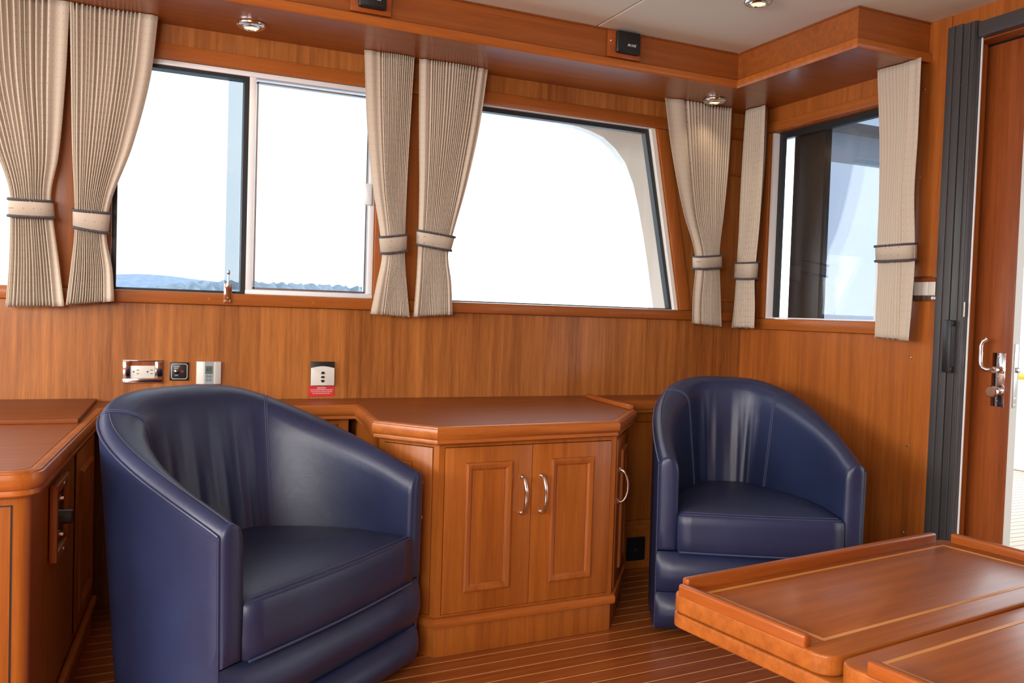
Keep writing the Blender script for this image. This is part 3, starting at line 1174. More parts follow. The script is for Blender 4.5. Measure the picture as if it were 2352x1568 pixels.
CUR = {
    'C1': dict(l=[(-2.896, 1.821), (-2.863, 1.608), (-2.81, 1.426), (-2.764, 1.268), (-2.764, 1.219), (-2.766, 1.085), (-2.773, 0.95)], r=[(-2.617, 1.841), (-2.626, 1.616), (-2.641, 1.406), (-2.659, 1.27), (-2.653, 1.222), (-2.634, 1.079), (-2.619, 0.957)]),
    'C2': dict(l=[(-2.617, 1.835), (-2.611, 1.644), (-2.605, 1.436), (-2.595, 1.249), (-2.594, 1.198), (-2.603, 1.081), (-2.615, 0.961)], r=[(-2.372, 1.844), (-2.391, 1.675), (-2.438, 1.461), (-2.503, 1.247), (-2.508, 1.186), (-2.489, 1.073), (-2.483, 0.977)]),
    'C3': dict(l=[(-1.718, 1.852), (-1.7, 1.609), (-1.675, 1.401), (-1.643, 1.23), (-1.636, 1.174), (-1.653, 1.07), (-1.673, 0.962)], r=[(-1.538, 1.854), (-1.546, 1.628), (-1.553, 1.428), (-1.556, 1.247), (-1.556, 1.19), (-1.546, 1.075), (-1.531, 0.954)]),
    'C4': dict(l=[(-1.520, 1.851), (-1.514, 1.63), (-1.508, 1.431), (-1.506, 1.262), (-1.506, 1.212), (-1.509, 1.091), (-1.516, 0.956)], r=[(-1.257, 1.854), (-1.283, 1.658), (-1.33, 1.432), (-1.378, 1.247), (-1.39, 1.198), (-1.376, 1.082), (-1.367, 0.968)]),
    'C5': dict(l=[(-0.485, 1.849), (-0.441, 1.635), (-0.378, 1.411), (-0.311, 1.237), (-0.308, 1.188), (-0.314, 1.074), (-0.311, 0.963)], r=[(-0.151, 1.843), (-0.16, 1.628), (-0.175, 1.427), (-0.189, 1.253), (-0.187, 1.202), (-0.174, 1.08), (-0.16, 0.952)]),
    'C6': dict(l=[(-0.061, 1.847), (-0.055, 1.62), (-0.051, 1.418), (-0.046, 1.227), (-0.045, 1.162), (-0.035, 1.047), (-0.021, 0.949)], r=[(-0.183, 1.84), (-0.187, 1.602), (-0.178, 1.407), (-0.163, 1.223), (-0.159, 1.156), (-0.165, 1.047), (-0.166, 0.95)]),
    'C7': dict(l=[(-0.751, 1.862), (-0.775, 1.613), (-0.781, 1.415), (-0.784, 1.253), (-0.789, 1.202), (-0.788, 1.066), (-0.788, 0.936)], r=[(-0.929, 1.843), (-0.928, 1.616), (-0.922, 1.415), (-0.935, 1.254), (-0.938, 1.201), (-0.934, 1.066), (-0.929, 0.931)]),
}
for key, lab, wall, npl, hem, seed in (
        ('C1', 'beige curtain tied at the far left, cut by the picture edge', 'back', 13, (.05, .22), 1),
        ('C2', 'beige tied curtain covering the left edge of the sliding window', 'back', 14, (.05, .24), 2),
        ('C3', 'beige tied curtain at the right end of the sliding window', 'back', 15, (.34, .04), 3),
        ('C4', 'beige tied curtain at the left end of the wide fixed window', 'back', 18, (.16, .16), 4),
        ('C5', 'beige tied curtain at the raked right end of the wide window', 'back', 15, (.30, .04), 5),
        ('C6', 'narrow beige tied curtain in the corner, left of the bulkhead window', 'right', 8, (.06, .15), 6),
        ('C7', 'beige tied curtain right of the bulkhead window, near the dark door frame', 'right', 9, (.06, .30), 7)):
    sh = {'C6': -0.005, 'C7': -0.012}.get(key, 0.0)
    curtain(lab, wall, [(a + sh, z) for a, z in CUR[key]['l']], [(a + sh * 1.3, z) for a, z in CUR[key]['r']], npl, hem, seed)

# ------------------------------------------------------------------ cabinets and countertop
ZT = 0.66
TOPZ = 0.611                     # underside of the edging
LE = lambda y: -2.589 + (y + 1.203) * 0.086      # right edge line of the left counter
out = [(XL + .001, -0.0008), (XL + .001, -1.205)]
cx_, cy_, rr = LE(-1.205) - 0.055, -1.205 + 0.055, 0.055
out += [(cx_ + rr * math.sin(a), cy_ - rr * math.cos(a)) for a in np.linspace(0, PI / 2 - .05, 9)]
out += [(LE(-0.205), -0.205), (-1.757, -0.205), (-1.805, -0.61), (-1.668, -0.784), (-1.057, -0.742), (-0.831, -0.485), (-0.785, -0.215), (-0.0008, -0.215), (-0.0008, -0.0008)]
nE = len(out)
wts = [1.0] * nE
wts[0] = 0.0                      # forward end (butts against the wall)
wts[nE - 1] = 0.0                 # along the back wall
wts[nE - 2] = 0.0                 # along the bulkhead
ct = root_empty('countertop', (-1.4, -0.4, ZT - 0.03), 'long varnished counter running along the window wall round both chairs', 'countertop')
prof = [(0.024, ZT - .001), (0.010, ZT), (0.006, ZT - .002), (0.0055, ZT - .005), (0.002, ZT - .0065), (0.0, ZT - .014), (0.0, ZT - .026), (0.0035, ZT - .034), (0.007, ZT - .037), (0.006, ZT - .040), (0.006, ZT - .046), (0.009, TOPZ), (0.024, TOPZ)]
loops = [[(x, y, z) for x, y in offset_loop(out, wts, o)] for o, z in prof]
bm = BM(); loft(bm, loops + [loops[0]], False, False)
obj('edging', bm, W_EDGE, ct, True)
inn = offset_loop(out, wts, 0.0245)
bm = BM(); prism(bm, inn, TOPZ + .004, ZT - .0004)
obj('top_board', bm, W_TOP, ct)
bm = BM()
prism(bm, [(XL + .01, -0.45), (-2.560, -0.527), (-2.528, -0.02), (XL + .01, -0.02)], ZT - .0002, ZT + .011, .0015)
obj('raised_panel', bm, W_TOP, ct, True)
bm = BM()
ra, rb = Vector((-0.790, -0.085)), Vector((-0.838, -0.478))
d_ = (rb - ra).normalized(); n_ = Vector((d_.y, -d_.x))
box(bm, 0, (rb - ra).length, 0.004, 0.022, -0.0002, 0.016, .004, frame_mat((ra.x, ra.y, ZT), (d_.x, d_.y), (n_.x, n_.y)))
obj('fiddle_rail', bm, W_RAILY, ct, True)


def bow_handle(M, z0, z1, parent, s=0.0):
    """chrome bow handle between z0 and z1 at local s, standing off the face (local +d)"""
    bm = BM()
    h = z1 - z0
    pts = []
    for i in range(41):
        t = (1 - math.cos(PI * i / 40)) / 2
        b = math.sin(PI * t)
        pts.append((s, 0.004 + 0.026 * b ** 0.45, z0 + h * t))
    tube(bm, pts, .004, 10, rfun=lambda t: 0.0042 + 0.0016 * math.sin(PI * t))
    for z in (z0, z1):
        lathe(bm, [(0, .006), (.006, .0055), (.0085, .002), (.009, 0)], Matrix.Translation((s, 0.0002, z)) @ Matrix.Rotation(-PI / 2, 4, 'X'), 16)
    bm.transform(M)
    return obj('handle', bm, M_CHROME, parent, True)


def rect_loop(s0, s1, z0, z1, o, d):
    return [(s0 + o, d, z0 + o), (s1 - o, d, z0 + o), (s1 - o, d, z1 - o), (s0 + o, d, z1 - o)]


def cab_door(M, s0, s1, z0, z1, parent, panel=None, handle=None, dface=0.003, thick=0.018, bold=True):
    """flat door leaf with applied bolection moulding and raised field; local d = 0 is the face-frame plane"""
    bm = BM(); box(bm, s0, s1, dface - thick, dface, z0, z1, .0012)
    bm.transform(M)
    leaf = obj('door', bm, W_CABZ, parent, True)
    if panel:
        a, b, c, d = panel
        pr = [(0, dface - .001), (0.0015, dface + .006), (0.007, dface + .009), (0.015, dface + .0075), (0.020, dface + .003), (0.024, dface + .0005)]
        bm = BM(); loft(bm, [rect_loop(a, b, c, d, o, h) for o, h in pr], False, False)
        bm.transform(M)
        obj('moulding', bm, W_TRIMZ, leaf, True)
        bm = BM(); loft(bm, [rect_loop(a, b, c, d, 0.024, dface + .0004), rect_loop(a, b, c, d, 0.026, dface + .0012)], False, True)
        bm.transform(M)
        obj('panel', bm, W_CABZ, leaf)
    if handle:
        s, za, zb = handle
        bow_handle(M @ Matrix.Translation((0, dface, 0)), za, zb, leaf, s)
    return leaf


def face_frame(M, L, z0, z1, openings, bm, depth=0.02):
    """stiles and rails filling 0..L x z0..z1 except the openings (s0, s1, za, zb), which share za / zb"""
    za, zb = openings[0][2], openings[0][3]
    box(bm, 0, L, -depth, 0, z0, za, 0, M)
    box(bm, 0, L, -depth, 0, zb, z1, 0, M)
    xs = [0] + [v for o_ in openings for v in o_[:2]] + [L]
    for a, b in zip(xs[0::2], xs[1::2]):
        if b - a > 1e-4:
            box(bm, a, b, -depth, 0, za, zb, 0, M)


# centre cabinet, canted corners
A, B = Vector((-1.647, -0.745)), Vector((-1.057, -0.723))
F, E_ = Vector((-1.775, -0.585)), Vector((-0.856, -0.470))
G_, H_ = Vector((-1.735, -0.215)), Vector((-0.812, -0.225))
cab = root_empty('cabinet', (-1.352, -0.6, 0), 'centre cabinet with canted corners, raised-panel doors and chrome handles', 'cabinet')


def edge_frame(p, q):
    d = (q - p).normalized()
    return frame_mat((p.x, p.y, 0), (d.x, d.y), (d.y, -d.x)), (q - p).length


ZB0 = 0.095
bm = BM()
core = offset_loop([(-1.735, -0.002), (G_.x, G_.y), (F.x, F.y), (A.x, A.y), (B.x, B.y), (E_.x, E_.y), (H_.x, H_.y), (-0.812, -0.002)], [0.05, 1, 1, 1, 1, 1, .05, 0.05], 0.0205)
prism(bm, core, 0.03, TOPZ - .001)
obj('carcass', bm, W_CABZ, cab)
MF, LF = edge_frame(A, B)
ML, LL = edge_frame(F, A)
MR, LR = edge_frame(B, E_)
bm = BM()
face_frame(MF, LF, ZB0, TOPZ - .0005, [(0.017, 0.574, 0.121, 0.598)], bm)
face_frame(ML, LL, ZB0, TOPZ - .0005, [(0.020, LL - .018, 0.121, 0.598)], bm)
face_frame(MR, LR, ZB0, TOPZ - .0005, [(0.028, LR - .030, 0.121, 0.598)], bm)
obj('face_frame', bm, W_CABZ, cab)
cab_door(MF, 0.019, 0.2945, 0.123, 0.596, cab, (0.080, 0.231, 0.178, 0.552), (0.263, 0.396, 0.502))
cab_door(MF, 0.2965, 0.572, 0.123, 0.596, cab, (0.357, 0.509, 0.178, 0.552), (0.3285, 0.395, 0.502))
cab_door(ML, 0.022, LL - .020, 0.123, 0.596, cab, (0.060, 0.120, 0.178, 0.552), (LL - .055, 0.395, 0.495))
cab_door(MR, 0.030, LR - .032, 0.123, 0.596, cab, (0.115, 0.255, 0.165, 0.552), (0.075, 0.390, 0.492))
base = [(-1.745, -0.003), (G_.x - .01, G_.y), (F.x - .004, F.y - .004), (A.x - .004, A.y - .012), (B.x + .006, B.y - .012), (E_.x + .008, E_.y - .006), (H_.x + .01, H_.y), (-0.802, -0.003)]
pw = [0, .6, 1, 1, 1, .6, 0, 0]
bm = BM()
lo = [[(x, y, z) for x, y in offset_loop(base, pw, o)] for o, z in ((.012, 0.086), (.001, 0.088), (-.002, .094), (-.002, .108), (.002, .114), (.012, .117))]
loft(bm, lo)
obj('base_moulding', bm, W_EDGE, cab, True)
bm = BM()
prism(bm, offset_loop(base, pw, .014), 0.0005, 0.0858, .001)
obj('plinth', bm, W_CABZ, cab, True)

# low lockers under the ledge, either side
lk = root_empty('cabinet', (-2.1, -0.1, 0), 'shallow locker under the counter behind the left armchair', 'cabinet')
bm = BM()
box(bm, -2.45, -1.765, -0.155, -0.002, 0.0005, TOPZ - .001)
obj('carcass', bm, W_CABZ, lk)
MK = frame_mat((-2.45, -0.175, 0), (1, 0), (0, -1))
bm = BM(); face_frame(MK, 0.685, 0.0005, TOPZ - .001, [(0.04, 0.335, 0.11, 0.592), (0.355, 0.650, 0.11, 0.592)], bm)
obj('face_frame', bm, W_CABZ, lk)
cab_door(MK, 0.042, 0.333, 0.112, 0.590, lk, (.10, .28, .16, .54), None, 0.002)
cab_door(MK, 0.357, 0.648, 0.112, 0.590, lk, (.41, .59, .16, .54), None, 0.002)
lk = root_empty('cabinet', (-0.4, -0.1, 0), 'shallow dark locker under the counter behind the right armchair', 'cabinet')
bm = BM()
box(bm, -0.775, -0.002, -0.165, -0.002, 0.0005, TOPZ - .001)
obj('carcass', bm, W_CABZ, lk)
MK = frame_mat((-0.775, -0.185, 0), (1, 0), (0, -1))
bm = BM(); face_frame(MK, 0.773, 0.0005, TOPZ - .001, [(0.03, 0.38, 0.19, 0.575), (0.40, 0.74, 0.19, 0.575)], bm)
obj('face_frame', bm, W_CABZ, lk)
cab_door(MK, 0.032, 0.378, 0.192, 0.573, lk, None, None, 0.002)
cab_door(MK, 0.402, 0.738, 0.192, 0.573, lk, None, None, 0.002)
bm = BM(); box(bm, 0, 0.773, 0.0003, 0.008, 0.150, 0.172, .003); bm.transform(MK)
obj('rail', bm, W_TRIMX, lk, True)
bm = BM()
box(bm, -0.665, -0.585, -0.197, -0.1855, 0.035, 0.125, .002)
vt = obj('outlet_plate', bm, M_BLACK, None, True)
tag(vt, 'small black outlet low on the locker between cabinet and right chair', 'outlet')
s = BM(); lathe(s, [(0, .004), (.008, .004), (.009, 0)], Matrix.Translation((-0.625, -0.197, 0.075)) @ Matrix.Rotation(PI / 2, 4, 'X'), 14)
obj('plug_socket', s, M_STEEL, vt, True)

# left cabinet under the left counter
lc = root_empty('cabinet', (-3.2, -0.7, 0), 'cabinet at the left edge with a dark side panel beside the blue chair', 'cabinet')
off = 0.026
p_fr = (LE(-1.175) - off - .028, -1.175)
outl = [(XL + .01, -0.003), (XL + .01, -1.175)]
r2 = 0.03
outl += [(LE(-1.17) - off - r2 + r2 * math.sin(a), -1.175 + r2 - r2 * math.cos(a)) for a in np.linspace(0, PI / 2, 7)]
outl += [(LE(-0.21) - off, -0.21), (LE(-0.21) - off, -0.003)]
bm = BM(); prism(bm, outl, 0.0005, TOPZ - .001)
obj('carcass', bm, W_CABZ, lc, True)
# front: door leaf whose right edge shows
MFc = frame_mat((-3.30, -1.175, 0), (1, 0), (0, -1))
cab_door(MFc, 0.03, 0.655, 0.10, 0.590, lc, None, None, 0.002, 0.001)
bm = BM(); box(bm, 0.6555, 0.658, 0.0002, 0.0008, 0.10, 0.592); box(bm, 0.03, 0.658, 0.0002, 0.0008, 0.5905, 0.593); bm.transform(MFc)
obj('door_gap', bm, M_GREYD, lc)
# side face: door with raised panel, toe moulding
Ps, Qs = Vector((LE(-1.14) - off, -1.14)), Vector((LE(-0.22) - off, -0.22))
MS, LS = edge_frame(Ps, Qs)
cab_door(MS, 0.55, 0.90, 0.125, 0.590, lc, (.60, .84, .17, .54), None, 0.004, 0.003)
bm = BM(); box(bm, -0.02, LS, 0.0003, 0.016, 0.088, 0.112, .005); bm.transform(MS)
obj('base_moulding', bm, W_EDGE, lc, True)
cp = root_empty('control_panel', (LE(-0.88) - off, -0.88, 0.42), 'small framed control plate with black knob on the left cabinet side', 'control panel')
bm = BM()
for a, b, c, d in ((0.17, 0.185, 0.420, 0.585), (0.325, 0.340, 0.420, 0.585), (0.185, 0.325, 0.420, 0.440), (0.185, 0.325, 0.565, 0.585)):
    box(bm, a, b, 0.0003, 0.016, c, d, .003)
bm.transform(MS)
obj('frame', bm, W_TRIMZ, cp, True)
bm = BM(); box(bm, 0.1855, 0.3245, 0.0003, 0.006, 0.4405, 0.5645); bm.transform(MS)
obj('plate', bm, M_BLACK, cp)
bm = BM(); lathe(bm, [(0, .028), (.014, .028), (.016, .025), (.016, .004), (.018, 0)], MS @ Matrix.Translation((0.255, 0.006, 0.50)) @ Matrix.Rotation(-PI / 2, 4, 'X'), 16)
obj('knob', bm, M_BLACK, cp, True)
for z in (.462, .542):
    bm = BM(); lathe(bm, [(0, .010), (.004, .010), (.005, .004), (.009, .003), (.009, 0)], MS @ Matrix.Translation((0.255, 0.006, z)) @ Matrix.Rotation(-PI / 2, 4, 'X'), 12)
    obj('toggle', bm, M_CHROME, cp, True)
for z in (.430, .575):
    bm = BM(); lathe(bm, [(0, .003), (.003, .002), (.004, 0)], MS @ Matrix.Translation((0.255, 0.016, z)) @ Matrix.Rotation(-PI / 2, 4, 'X'), 10)
    obj('screw', bm, M_CHROME, cp, True)

# ------------------------------------------------------------------ swivel barrel chairs


def barrel_chair(label, pose, W, D, n, ha, hb, q, q2, Wb, z0, ky, zb, zm, zs):
    px, py, ang = pose
    root = root_empty('armchair', (px, py, 0), label, 'chair', 'navy leather swivel chairs', ang)
    m = 96
    # plan curve resampled by arc length
    th = np.linspace(-PI / 2, PI / 2, 2001)
    sn, cs = np.sin(th), np.maximum(np.cos(th), 0)
    X = W / 2 * np.sign(sn) * np.abs(sn) ** (2 / n)
    Yv = D * cs ** (2 / n)
    arc = np.concatenate([[0], np.cumsum(np.hypot(np.diff(X), np.diff(Yv)))])
    aa = np.linspace(0, arc[-1], m + 1)
    X = np.interp(aa, arc, X)
    Yv = np.interp(aa, arc, Yv)
    s01 = aa / arc[-1]
    tx, ty = np.gradient(X), np.gradient(Yv)
    ln = np.hypot(tx, ty)
    nx, ny = ty / ln, -tx / ln            # points to the inside (right of the travel direction)
    nx[0], ny[0] = 1, 0
    nx[-1], ny[-1] = -1, 0
    rim = ha + (hb - ha) * (1 - np.clip(1 - Yv / D, 0, 1) ** q) ** q2
    t_arm, t_back = 0.062, 0.105
    back = np.clip((Yv / D - 0.15) / 0.7, 0, 1)
    back = back * back * (3 - 2 * back)
    thick = t_arm + (t_back - t_arm) * back
    zseat = zs - 0.02
    kx = Wb / W

    def ring(i):
        zr = rim[i]
        tk = thick[i]
        pts = []
        H = zr - z0
        prof = []
        for f in (0, .12, .25, .4, .55, .7, .82, .9):
            prof.append((0.0, z0 + (H - .035) * f / .9, 1))
        prof += [(0.001, zr - .024, 1), (0.005, zr - .012, 1), (0.014, zr - .003, 1), (0.026, zr, 1), (tk * .55, zr - .002, 1), (tk * .78, zr - .010, 1), (tk * .93, zr - .024, 1), (tk, zr - .045, 1)]
        lean = 0.03 * back[i]
        for f in (.12, .25, .4, .55, .7, .85, 1.0):
            prof.append((tk + lean * f, zr - .045 + (zseat - zr + .045) * f, 1))
        ss = abs(s01[i] - .5)
        out_ = []
        for k, (o, z, _) in enumerate(prof):
            fz = min(1.0, (z - z0) / max(1e-6, H))
            tap = (1 - fz)
            x = X[i] * (1 - (1 - kx) * tap) + nx[i] * o
            y = Yv[i] * (1 - (1 - ky) * tap) + ny[i] * o
            if k > 15 and ss < .17:            # soft vertical folds in the inside back
                w_ = math.sin(PI * (k - 15) / 9) * (1 - (ss / .17) ** 2)
                fold = 0.0035 * math.sin(95 * s01[i] + 1.3 * math.sin(5 * z)) + 0.002 * math.sin(211 * s01[i] + 4 * z)
                x += nx[i] * fold * w_
                y += ny[i] * fold * w_
            out_.append((x, y, z))
        return out_
    rings = [ring(i) for i in range(m + 1)]
    MW = local_matrix(root)
    bm = BM(); loft(bm, rings, False, False, False); bm.transform(MW)
    obj('barrel_shell', bm, M_LEATHER, root, 'all')
    # arm front panels: pillowy ends of the arms, from the seat rail to the arm top
    for sgn, idx in ((-1, 0), (1, m)):
        R_ = rings[idx]
        poly = [(x, z) for x, y, z in R_ if z >= zb + 0.012]
        lowo = [p for p in R_ if p[2] < zb + 0.012][-1] if False else None
        xo = R_[0][0] + (R_[7][0] - R_[0][0]) * ((zb - z0) / max(1e-6, R_[7][2] - z0))
        xi = X[idx] + nx[idx] * thick[idx]
        poly = [(xo, zb + .004)] + poly + [(xi, zb + .004)]
        c = Vector((sum(p[0] for p in poly) / len(poly), sum(p[1] for p in poly) / len(poly)))
        def inset(f):
            return [(p[0] + (c.x - p[0]) * f, p[1] + (c.y - p[1]) * f * .12) for p in poly]
        lo_ = []
        for f, y in ((0, 0.03), (0, 0.0), (0.06, -0.006), (0.2, -0.011), (0.5, -0.014), (0.85, -0.015)):
            lo_.append([(x, y, z) for x, z in inset(f)])
        bm = BM(); loft(bm, lo_); bm.transform(MW)
        obj('arm_front', bm, M_LEATHER, root, True)
    # two horizontal rolls below the seat
    hw = Wb / 2 + 0.001
    for a, b in ((zm, zb), (z0, zm)):
        lo_ = []
        for sx in (-1, -.985, -.95, -.85, -.5, 0, .5, .85, .95, .985, 1):
            e_ = 1 - abs(sx) ** 14
            xx = hw * (sx + 0) + (W - Wb) / 2 * sx * ((a + b) / 2 - z0) / 0.5
            pr = [(0.10, a + .001), (0.0, a + .001)]
            for f in (.06, .18, .35, .5, .65, .82, .94):
                pr.append((-0.036 * (1 - abs(2 * f - 1) ** 2.2) * (.35 + .65 * e_), a + .001 + (b - a - .002) * f))
            pr += [(0.0, b - .001), (0.10, b - .001)]
            lo_.append([(xx, y, z) for y, z in pr])
        bm = BM(); loft(bm, lo_); bm.transform(MW)
        obj('front_roll', bm, M_LEATHER, root, True)
    # seat cushion
    P = []
    for i in range(0, m + 1, 2):
        o = thick[i] + 0.03 * back[i] * .9 + 0.001
        P.append((X[i] + nx[i] * o, Yv[i] + ny[i] * o))
    P = [p for p in P if p[1] > 0.01]
    x0, x1 = P[0][0], P[-1][0]
    fr_ = []
    for k in range(13):
        t = k / 12
        fr_.append((x1 + (x0 - x1) * t, -0.020 - 0.012 * math.sin(PI * t)))
    P = P + fr_
    cc = Vector((0, sum(p[1] for p in P) / len(P)))
    lo_ = []
    hz = zs - zb
    for f, z in ((.985, zb + .002), (1, zb + .008), (1.006, zb + hz * .35), (1.006, zb + hz * .7), (1, zs - .012), (.985, zs - .004), (.965, zs), (.90, zs + .005), (.75, zs + .012), (.5, zs + .017), (.25, zs + .019), (.05, zs + .020)):
        lo_.append([(cc.x + (p[0] - cc.x) * f, cc.y + (p[1] - cc.y) * f, z) for p in P])
    bm = BM(); loft(bm, lo_); bm.transform(MW)
    cu = obj('seat_cushion', bm, M_LEATHER, root, 'all')
    for f, z, y_ in ((.955, zs + .0016, 0), (.985, zs - .0035, 0)):
        bm = BM()
        pts = [(cc.x + (p[0] - cc.x) * f * .985, cc.y + (p[1] - cc.y) * f, z) for p in fr_]
        tube(bm, pts, .0014, 6); bm.transform(MW)
        obj('stitching', bm, M_STITCH, cu, True)
    bm = BM()
    tube(bm, [(x0 + (x1 - x0) * t, -.022 - .012 * math.sin(PI * t), zb + .004) for t in np.linspace(0.01, .99, 15)], .003, 6); bm.transform(MW)
    obj('piping', bm, M_STITCH, cu, True)
    # seams of the inside back (double lines), piping along the outer rim
    for u in (0.315, 0.685):
        i = int(round(u * m))
        bm = BM()
        for di in (-.30, .30):
            pts = []
            for k in range(9, len(rings[i])):
                p = Vector(rings[i][k]); p2 = Vector(rings[i + 1][k])
                pts.append(p + (p2 - p) * di + Vector((nx[i], ny[i], 0)) * .0006)
            tube(bm, pts, .0018, 6)
        bm.transform(MW)
        obj('seam', bm, M_STITCH, root, True)
    bm = BM()
    pts = [Vector(r[8]) - Vector((nx[i], ny[i], 0)) * .0015 for i, r in enumerate(rings)]
    tube(bm, pts, .0036, 8)
    tube(bm, [Vector(r[11]) + Vector((0, 0, .0006)) for r in rings[: int(m * .315)]], .0013, 6)
    for idx, sx in ((0, -1), (m, 1)):
        col = [Vector(p) for p in rings[idx][:9]]
        tube(bm, [p + Vector((sx * .001, -.001, 0)) for p in col], .0032, 8)
    bm.transform(MW)
    obj('piping', bm, M_LEATHER, root, True)
    # swivel base
    bm = BM()
    lathe(bm, [(0, 0.0005), (.22, 0.0005), (.23, .006), (.23, z0 - .002), (.05, z0), (.05, zb - .02), (0, zb - .02)], MW @ Matrix.Translation((0, D * .45, 0)), 32)
    obj('swivel_base', bm, M_BLACK, root, True)
    return root


barrel_chair('navy leather armchair in the left foreground beside the left cabinet', (-1.996, -1.01, 0.682),
             0.739, 0.554, 3.209, 0.545, 0.763, 0.871, 0.938, 0.717, 0.02, 0.84, 0.250, 0.120, 0.377)
barrel_chair('navy leather armchair in the right corner behind the wooden table', (-0.669, -0.94, -0.474),
             0.624, 0.684, 2.715, 0.557, 0.765, 1.095, 1.047, 0.614, 0.02, 0.97, 0.262, 0.135, 0.385)

# ------------------------------------------------------------------ coffee table
TA = math.radians(7.7)
tab = root_empty('coffee_table', (-1.577, -1.757, 0.0), 'varnished folding table with fiddle rails and pale inlay lines, bottom right', 'table', rotz=TA)
MT = local_matrix(tab)
TZ = 0.5
TLn, TWd = 0.83, 0.337


def round_rect(x0, x1, y0, y1, r, n=6):
    pts = []
    for cx, cy, a0 in ((x1 - r, y0 + r, -PI / 2), (x1 - r, y1 - r, 0), (x0 + r, y1 - r, PI / 2), (x0 + r, y0 + r, PI)):
        for k in range(n + 1):
            a = a0 + PI / 2 * k / n
            pts.append((cx + r * math.cos(a), cy + r * math.sin(a)))
    return pts


bm = BM(); prism(bm, round_rect(0.0, TLn, -0.685, 0.0, .028), TZ - .058, TZ - .033, .007, None, 3); bm.transform(MT)
obj('lower_board', bm, W_TABLE, tab, True)
for j, y1 in enumerate((0.0, -0.345)):
    y0 = y1 - TWd
    bm = BM(); prism(bm, round_rect(0, TLn, y0, y1, .030), TZ - .031, TZ, .005, None, 3); bm.transform(MT)
    lf = obj('leaf', bm, W_TABLE, tab, True)
    bm = BM()
    i0, i1, j0, j1, t = 0.052, TLn - .052, y0 + .050, y1 - .036, .0078
    box(bm, i0, i1, j0, j0 + t, TZ - .0005, TZ + .0004); box(bm, i0, i1, j1 - t, j1, TZ - .0005, TZ + .0004)
    box(bm, i0, i0 + t, j0 + t, j1 - t, TZ - .0005, TZ + .0004); box(bm, i1 - t, i1, j0 + t, j1 - t, TZ - .0005, TZ + .0004)
    bm.transform(MT)
    obj('inlay_line', bm, W_INLAY, lf)
    if j == 0:
        bm = BM(); box(bm, 0.030, TLn - .048, y1 - .0175, y1 - .0003, TZ - .004, TZ + .021, .0045, None, 3); bm.transform(MT)
        obj('fiddle_rail', bm, W_RAIL, lf, True)
    else:
        bm = BM(); box(bm, 0.032, TLn - .060, y0 + .003, y0 + .020, TZ - .0005, TZ + .018, .004); bm.transform(MT)
        obj('fiddle_rail', bm, W_RAIL, lf, True)
    ya_, yb_ = (y0 + .045, y1 - .022) if j == 0 else (y0 + .030, y1 - .050)
    bm = BM(); box(bm, 0.0003, 0.0165, ya_, yb_, TZ - .004, TZ + .019, .0045, None, 3); bm.transform(MT)
    obj('fiddle_rail', bm, W_RAILY, lf, True)
    bm = BM(); box(bm, TLn - .0175, TLn - .0003, ya_, yb_ - .008, TZ - .004, TZ + .020, .0045, None, 3); bm.transform(MT)
    obj('fiddle_rail', bm, W_RAILY, lf, True)
bm = BM(); box(bm, TLn / 2 - .16, TLn / 2 + .16, -0.46, -0.24, 0.03, TZ - .058, .01); bm.transform(MT)
obj('pedestal', bm, W_CABZ, tab, True)
bm = BM(); box(bm, TLn / 2 - .20, TLn / 2 + .20, -0.50, -0.20, 0.0005, 0.03, .006); bm.transform(MT)
obj('foot', bm, W_CABX, tab, True)

# ------------------------------------------------------------------ wall fittings
YZ = lambda x, y, z: Matrix.Translation((x, y, z)) @ Matrix.Rotation(PI / 2, 4, 'X')


def plate_ring(bm, x0, x1, z0, z1, a0, a1, c0, c1, y0, y1, bev=.0015):
    box(bm, x0, x1, y0, y1, z0, c0, bev); box(bm, x0, x1, y0, y1, c1, z1, bev)
    box(bm, x0, a0, y0, y1, c0, c1, bev); box(bm, a1, x1, y0, y1, c0, c1, bev)


# double power outlet in chrome frame
po = root_empty('power_outlet', (-2.396, 0, 0.716), 'white double socket in a chrome frame on the wall above the left chair', 'outlet')
bm = BM(); plate_ring(bm, -2.455, -2.337, 0.718, 0.792, -2.433, -2.360, 0.733, 0.788, -0.010, -0.0005)
obj('chrome_frame', bm, M_CHROME, po, True)
bm = BM(); box(bm, -2.432, -2.361, -0.006, -0.0005, 0.7335, 0.7735, .001)
wp = obj('socket_face', bm, M_WHITE, po, True)
bm = BM(); box(bm, -2.432, -2.361, -0.003, -0.0005, 0.774, 0.7875)
obj('recess', bm, W_DOOR, po)
for x in (-2.423, -2.382):
    bm = BM(); lathe(bm, [(0, .0005), (.0026, .0005), (.0027, -.0005)], YZ(x, -0.006, 0.754), 10)
    obj('ground_hole', bm, M_INK, wp)
    for z in (.7585, .7470):
        bm = BM(); box(bm, x + .0085, x + .0160, -0.0066, -0.0058, z, z + .002)
        obj('slot', bm, M_INK, wp)

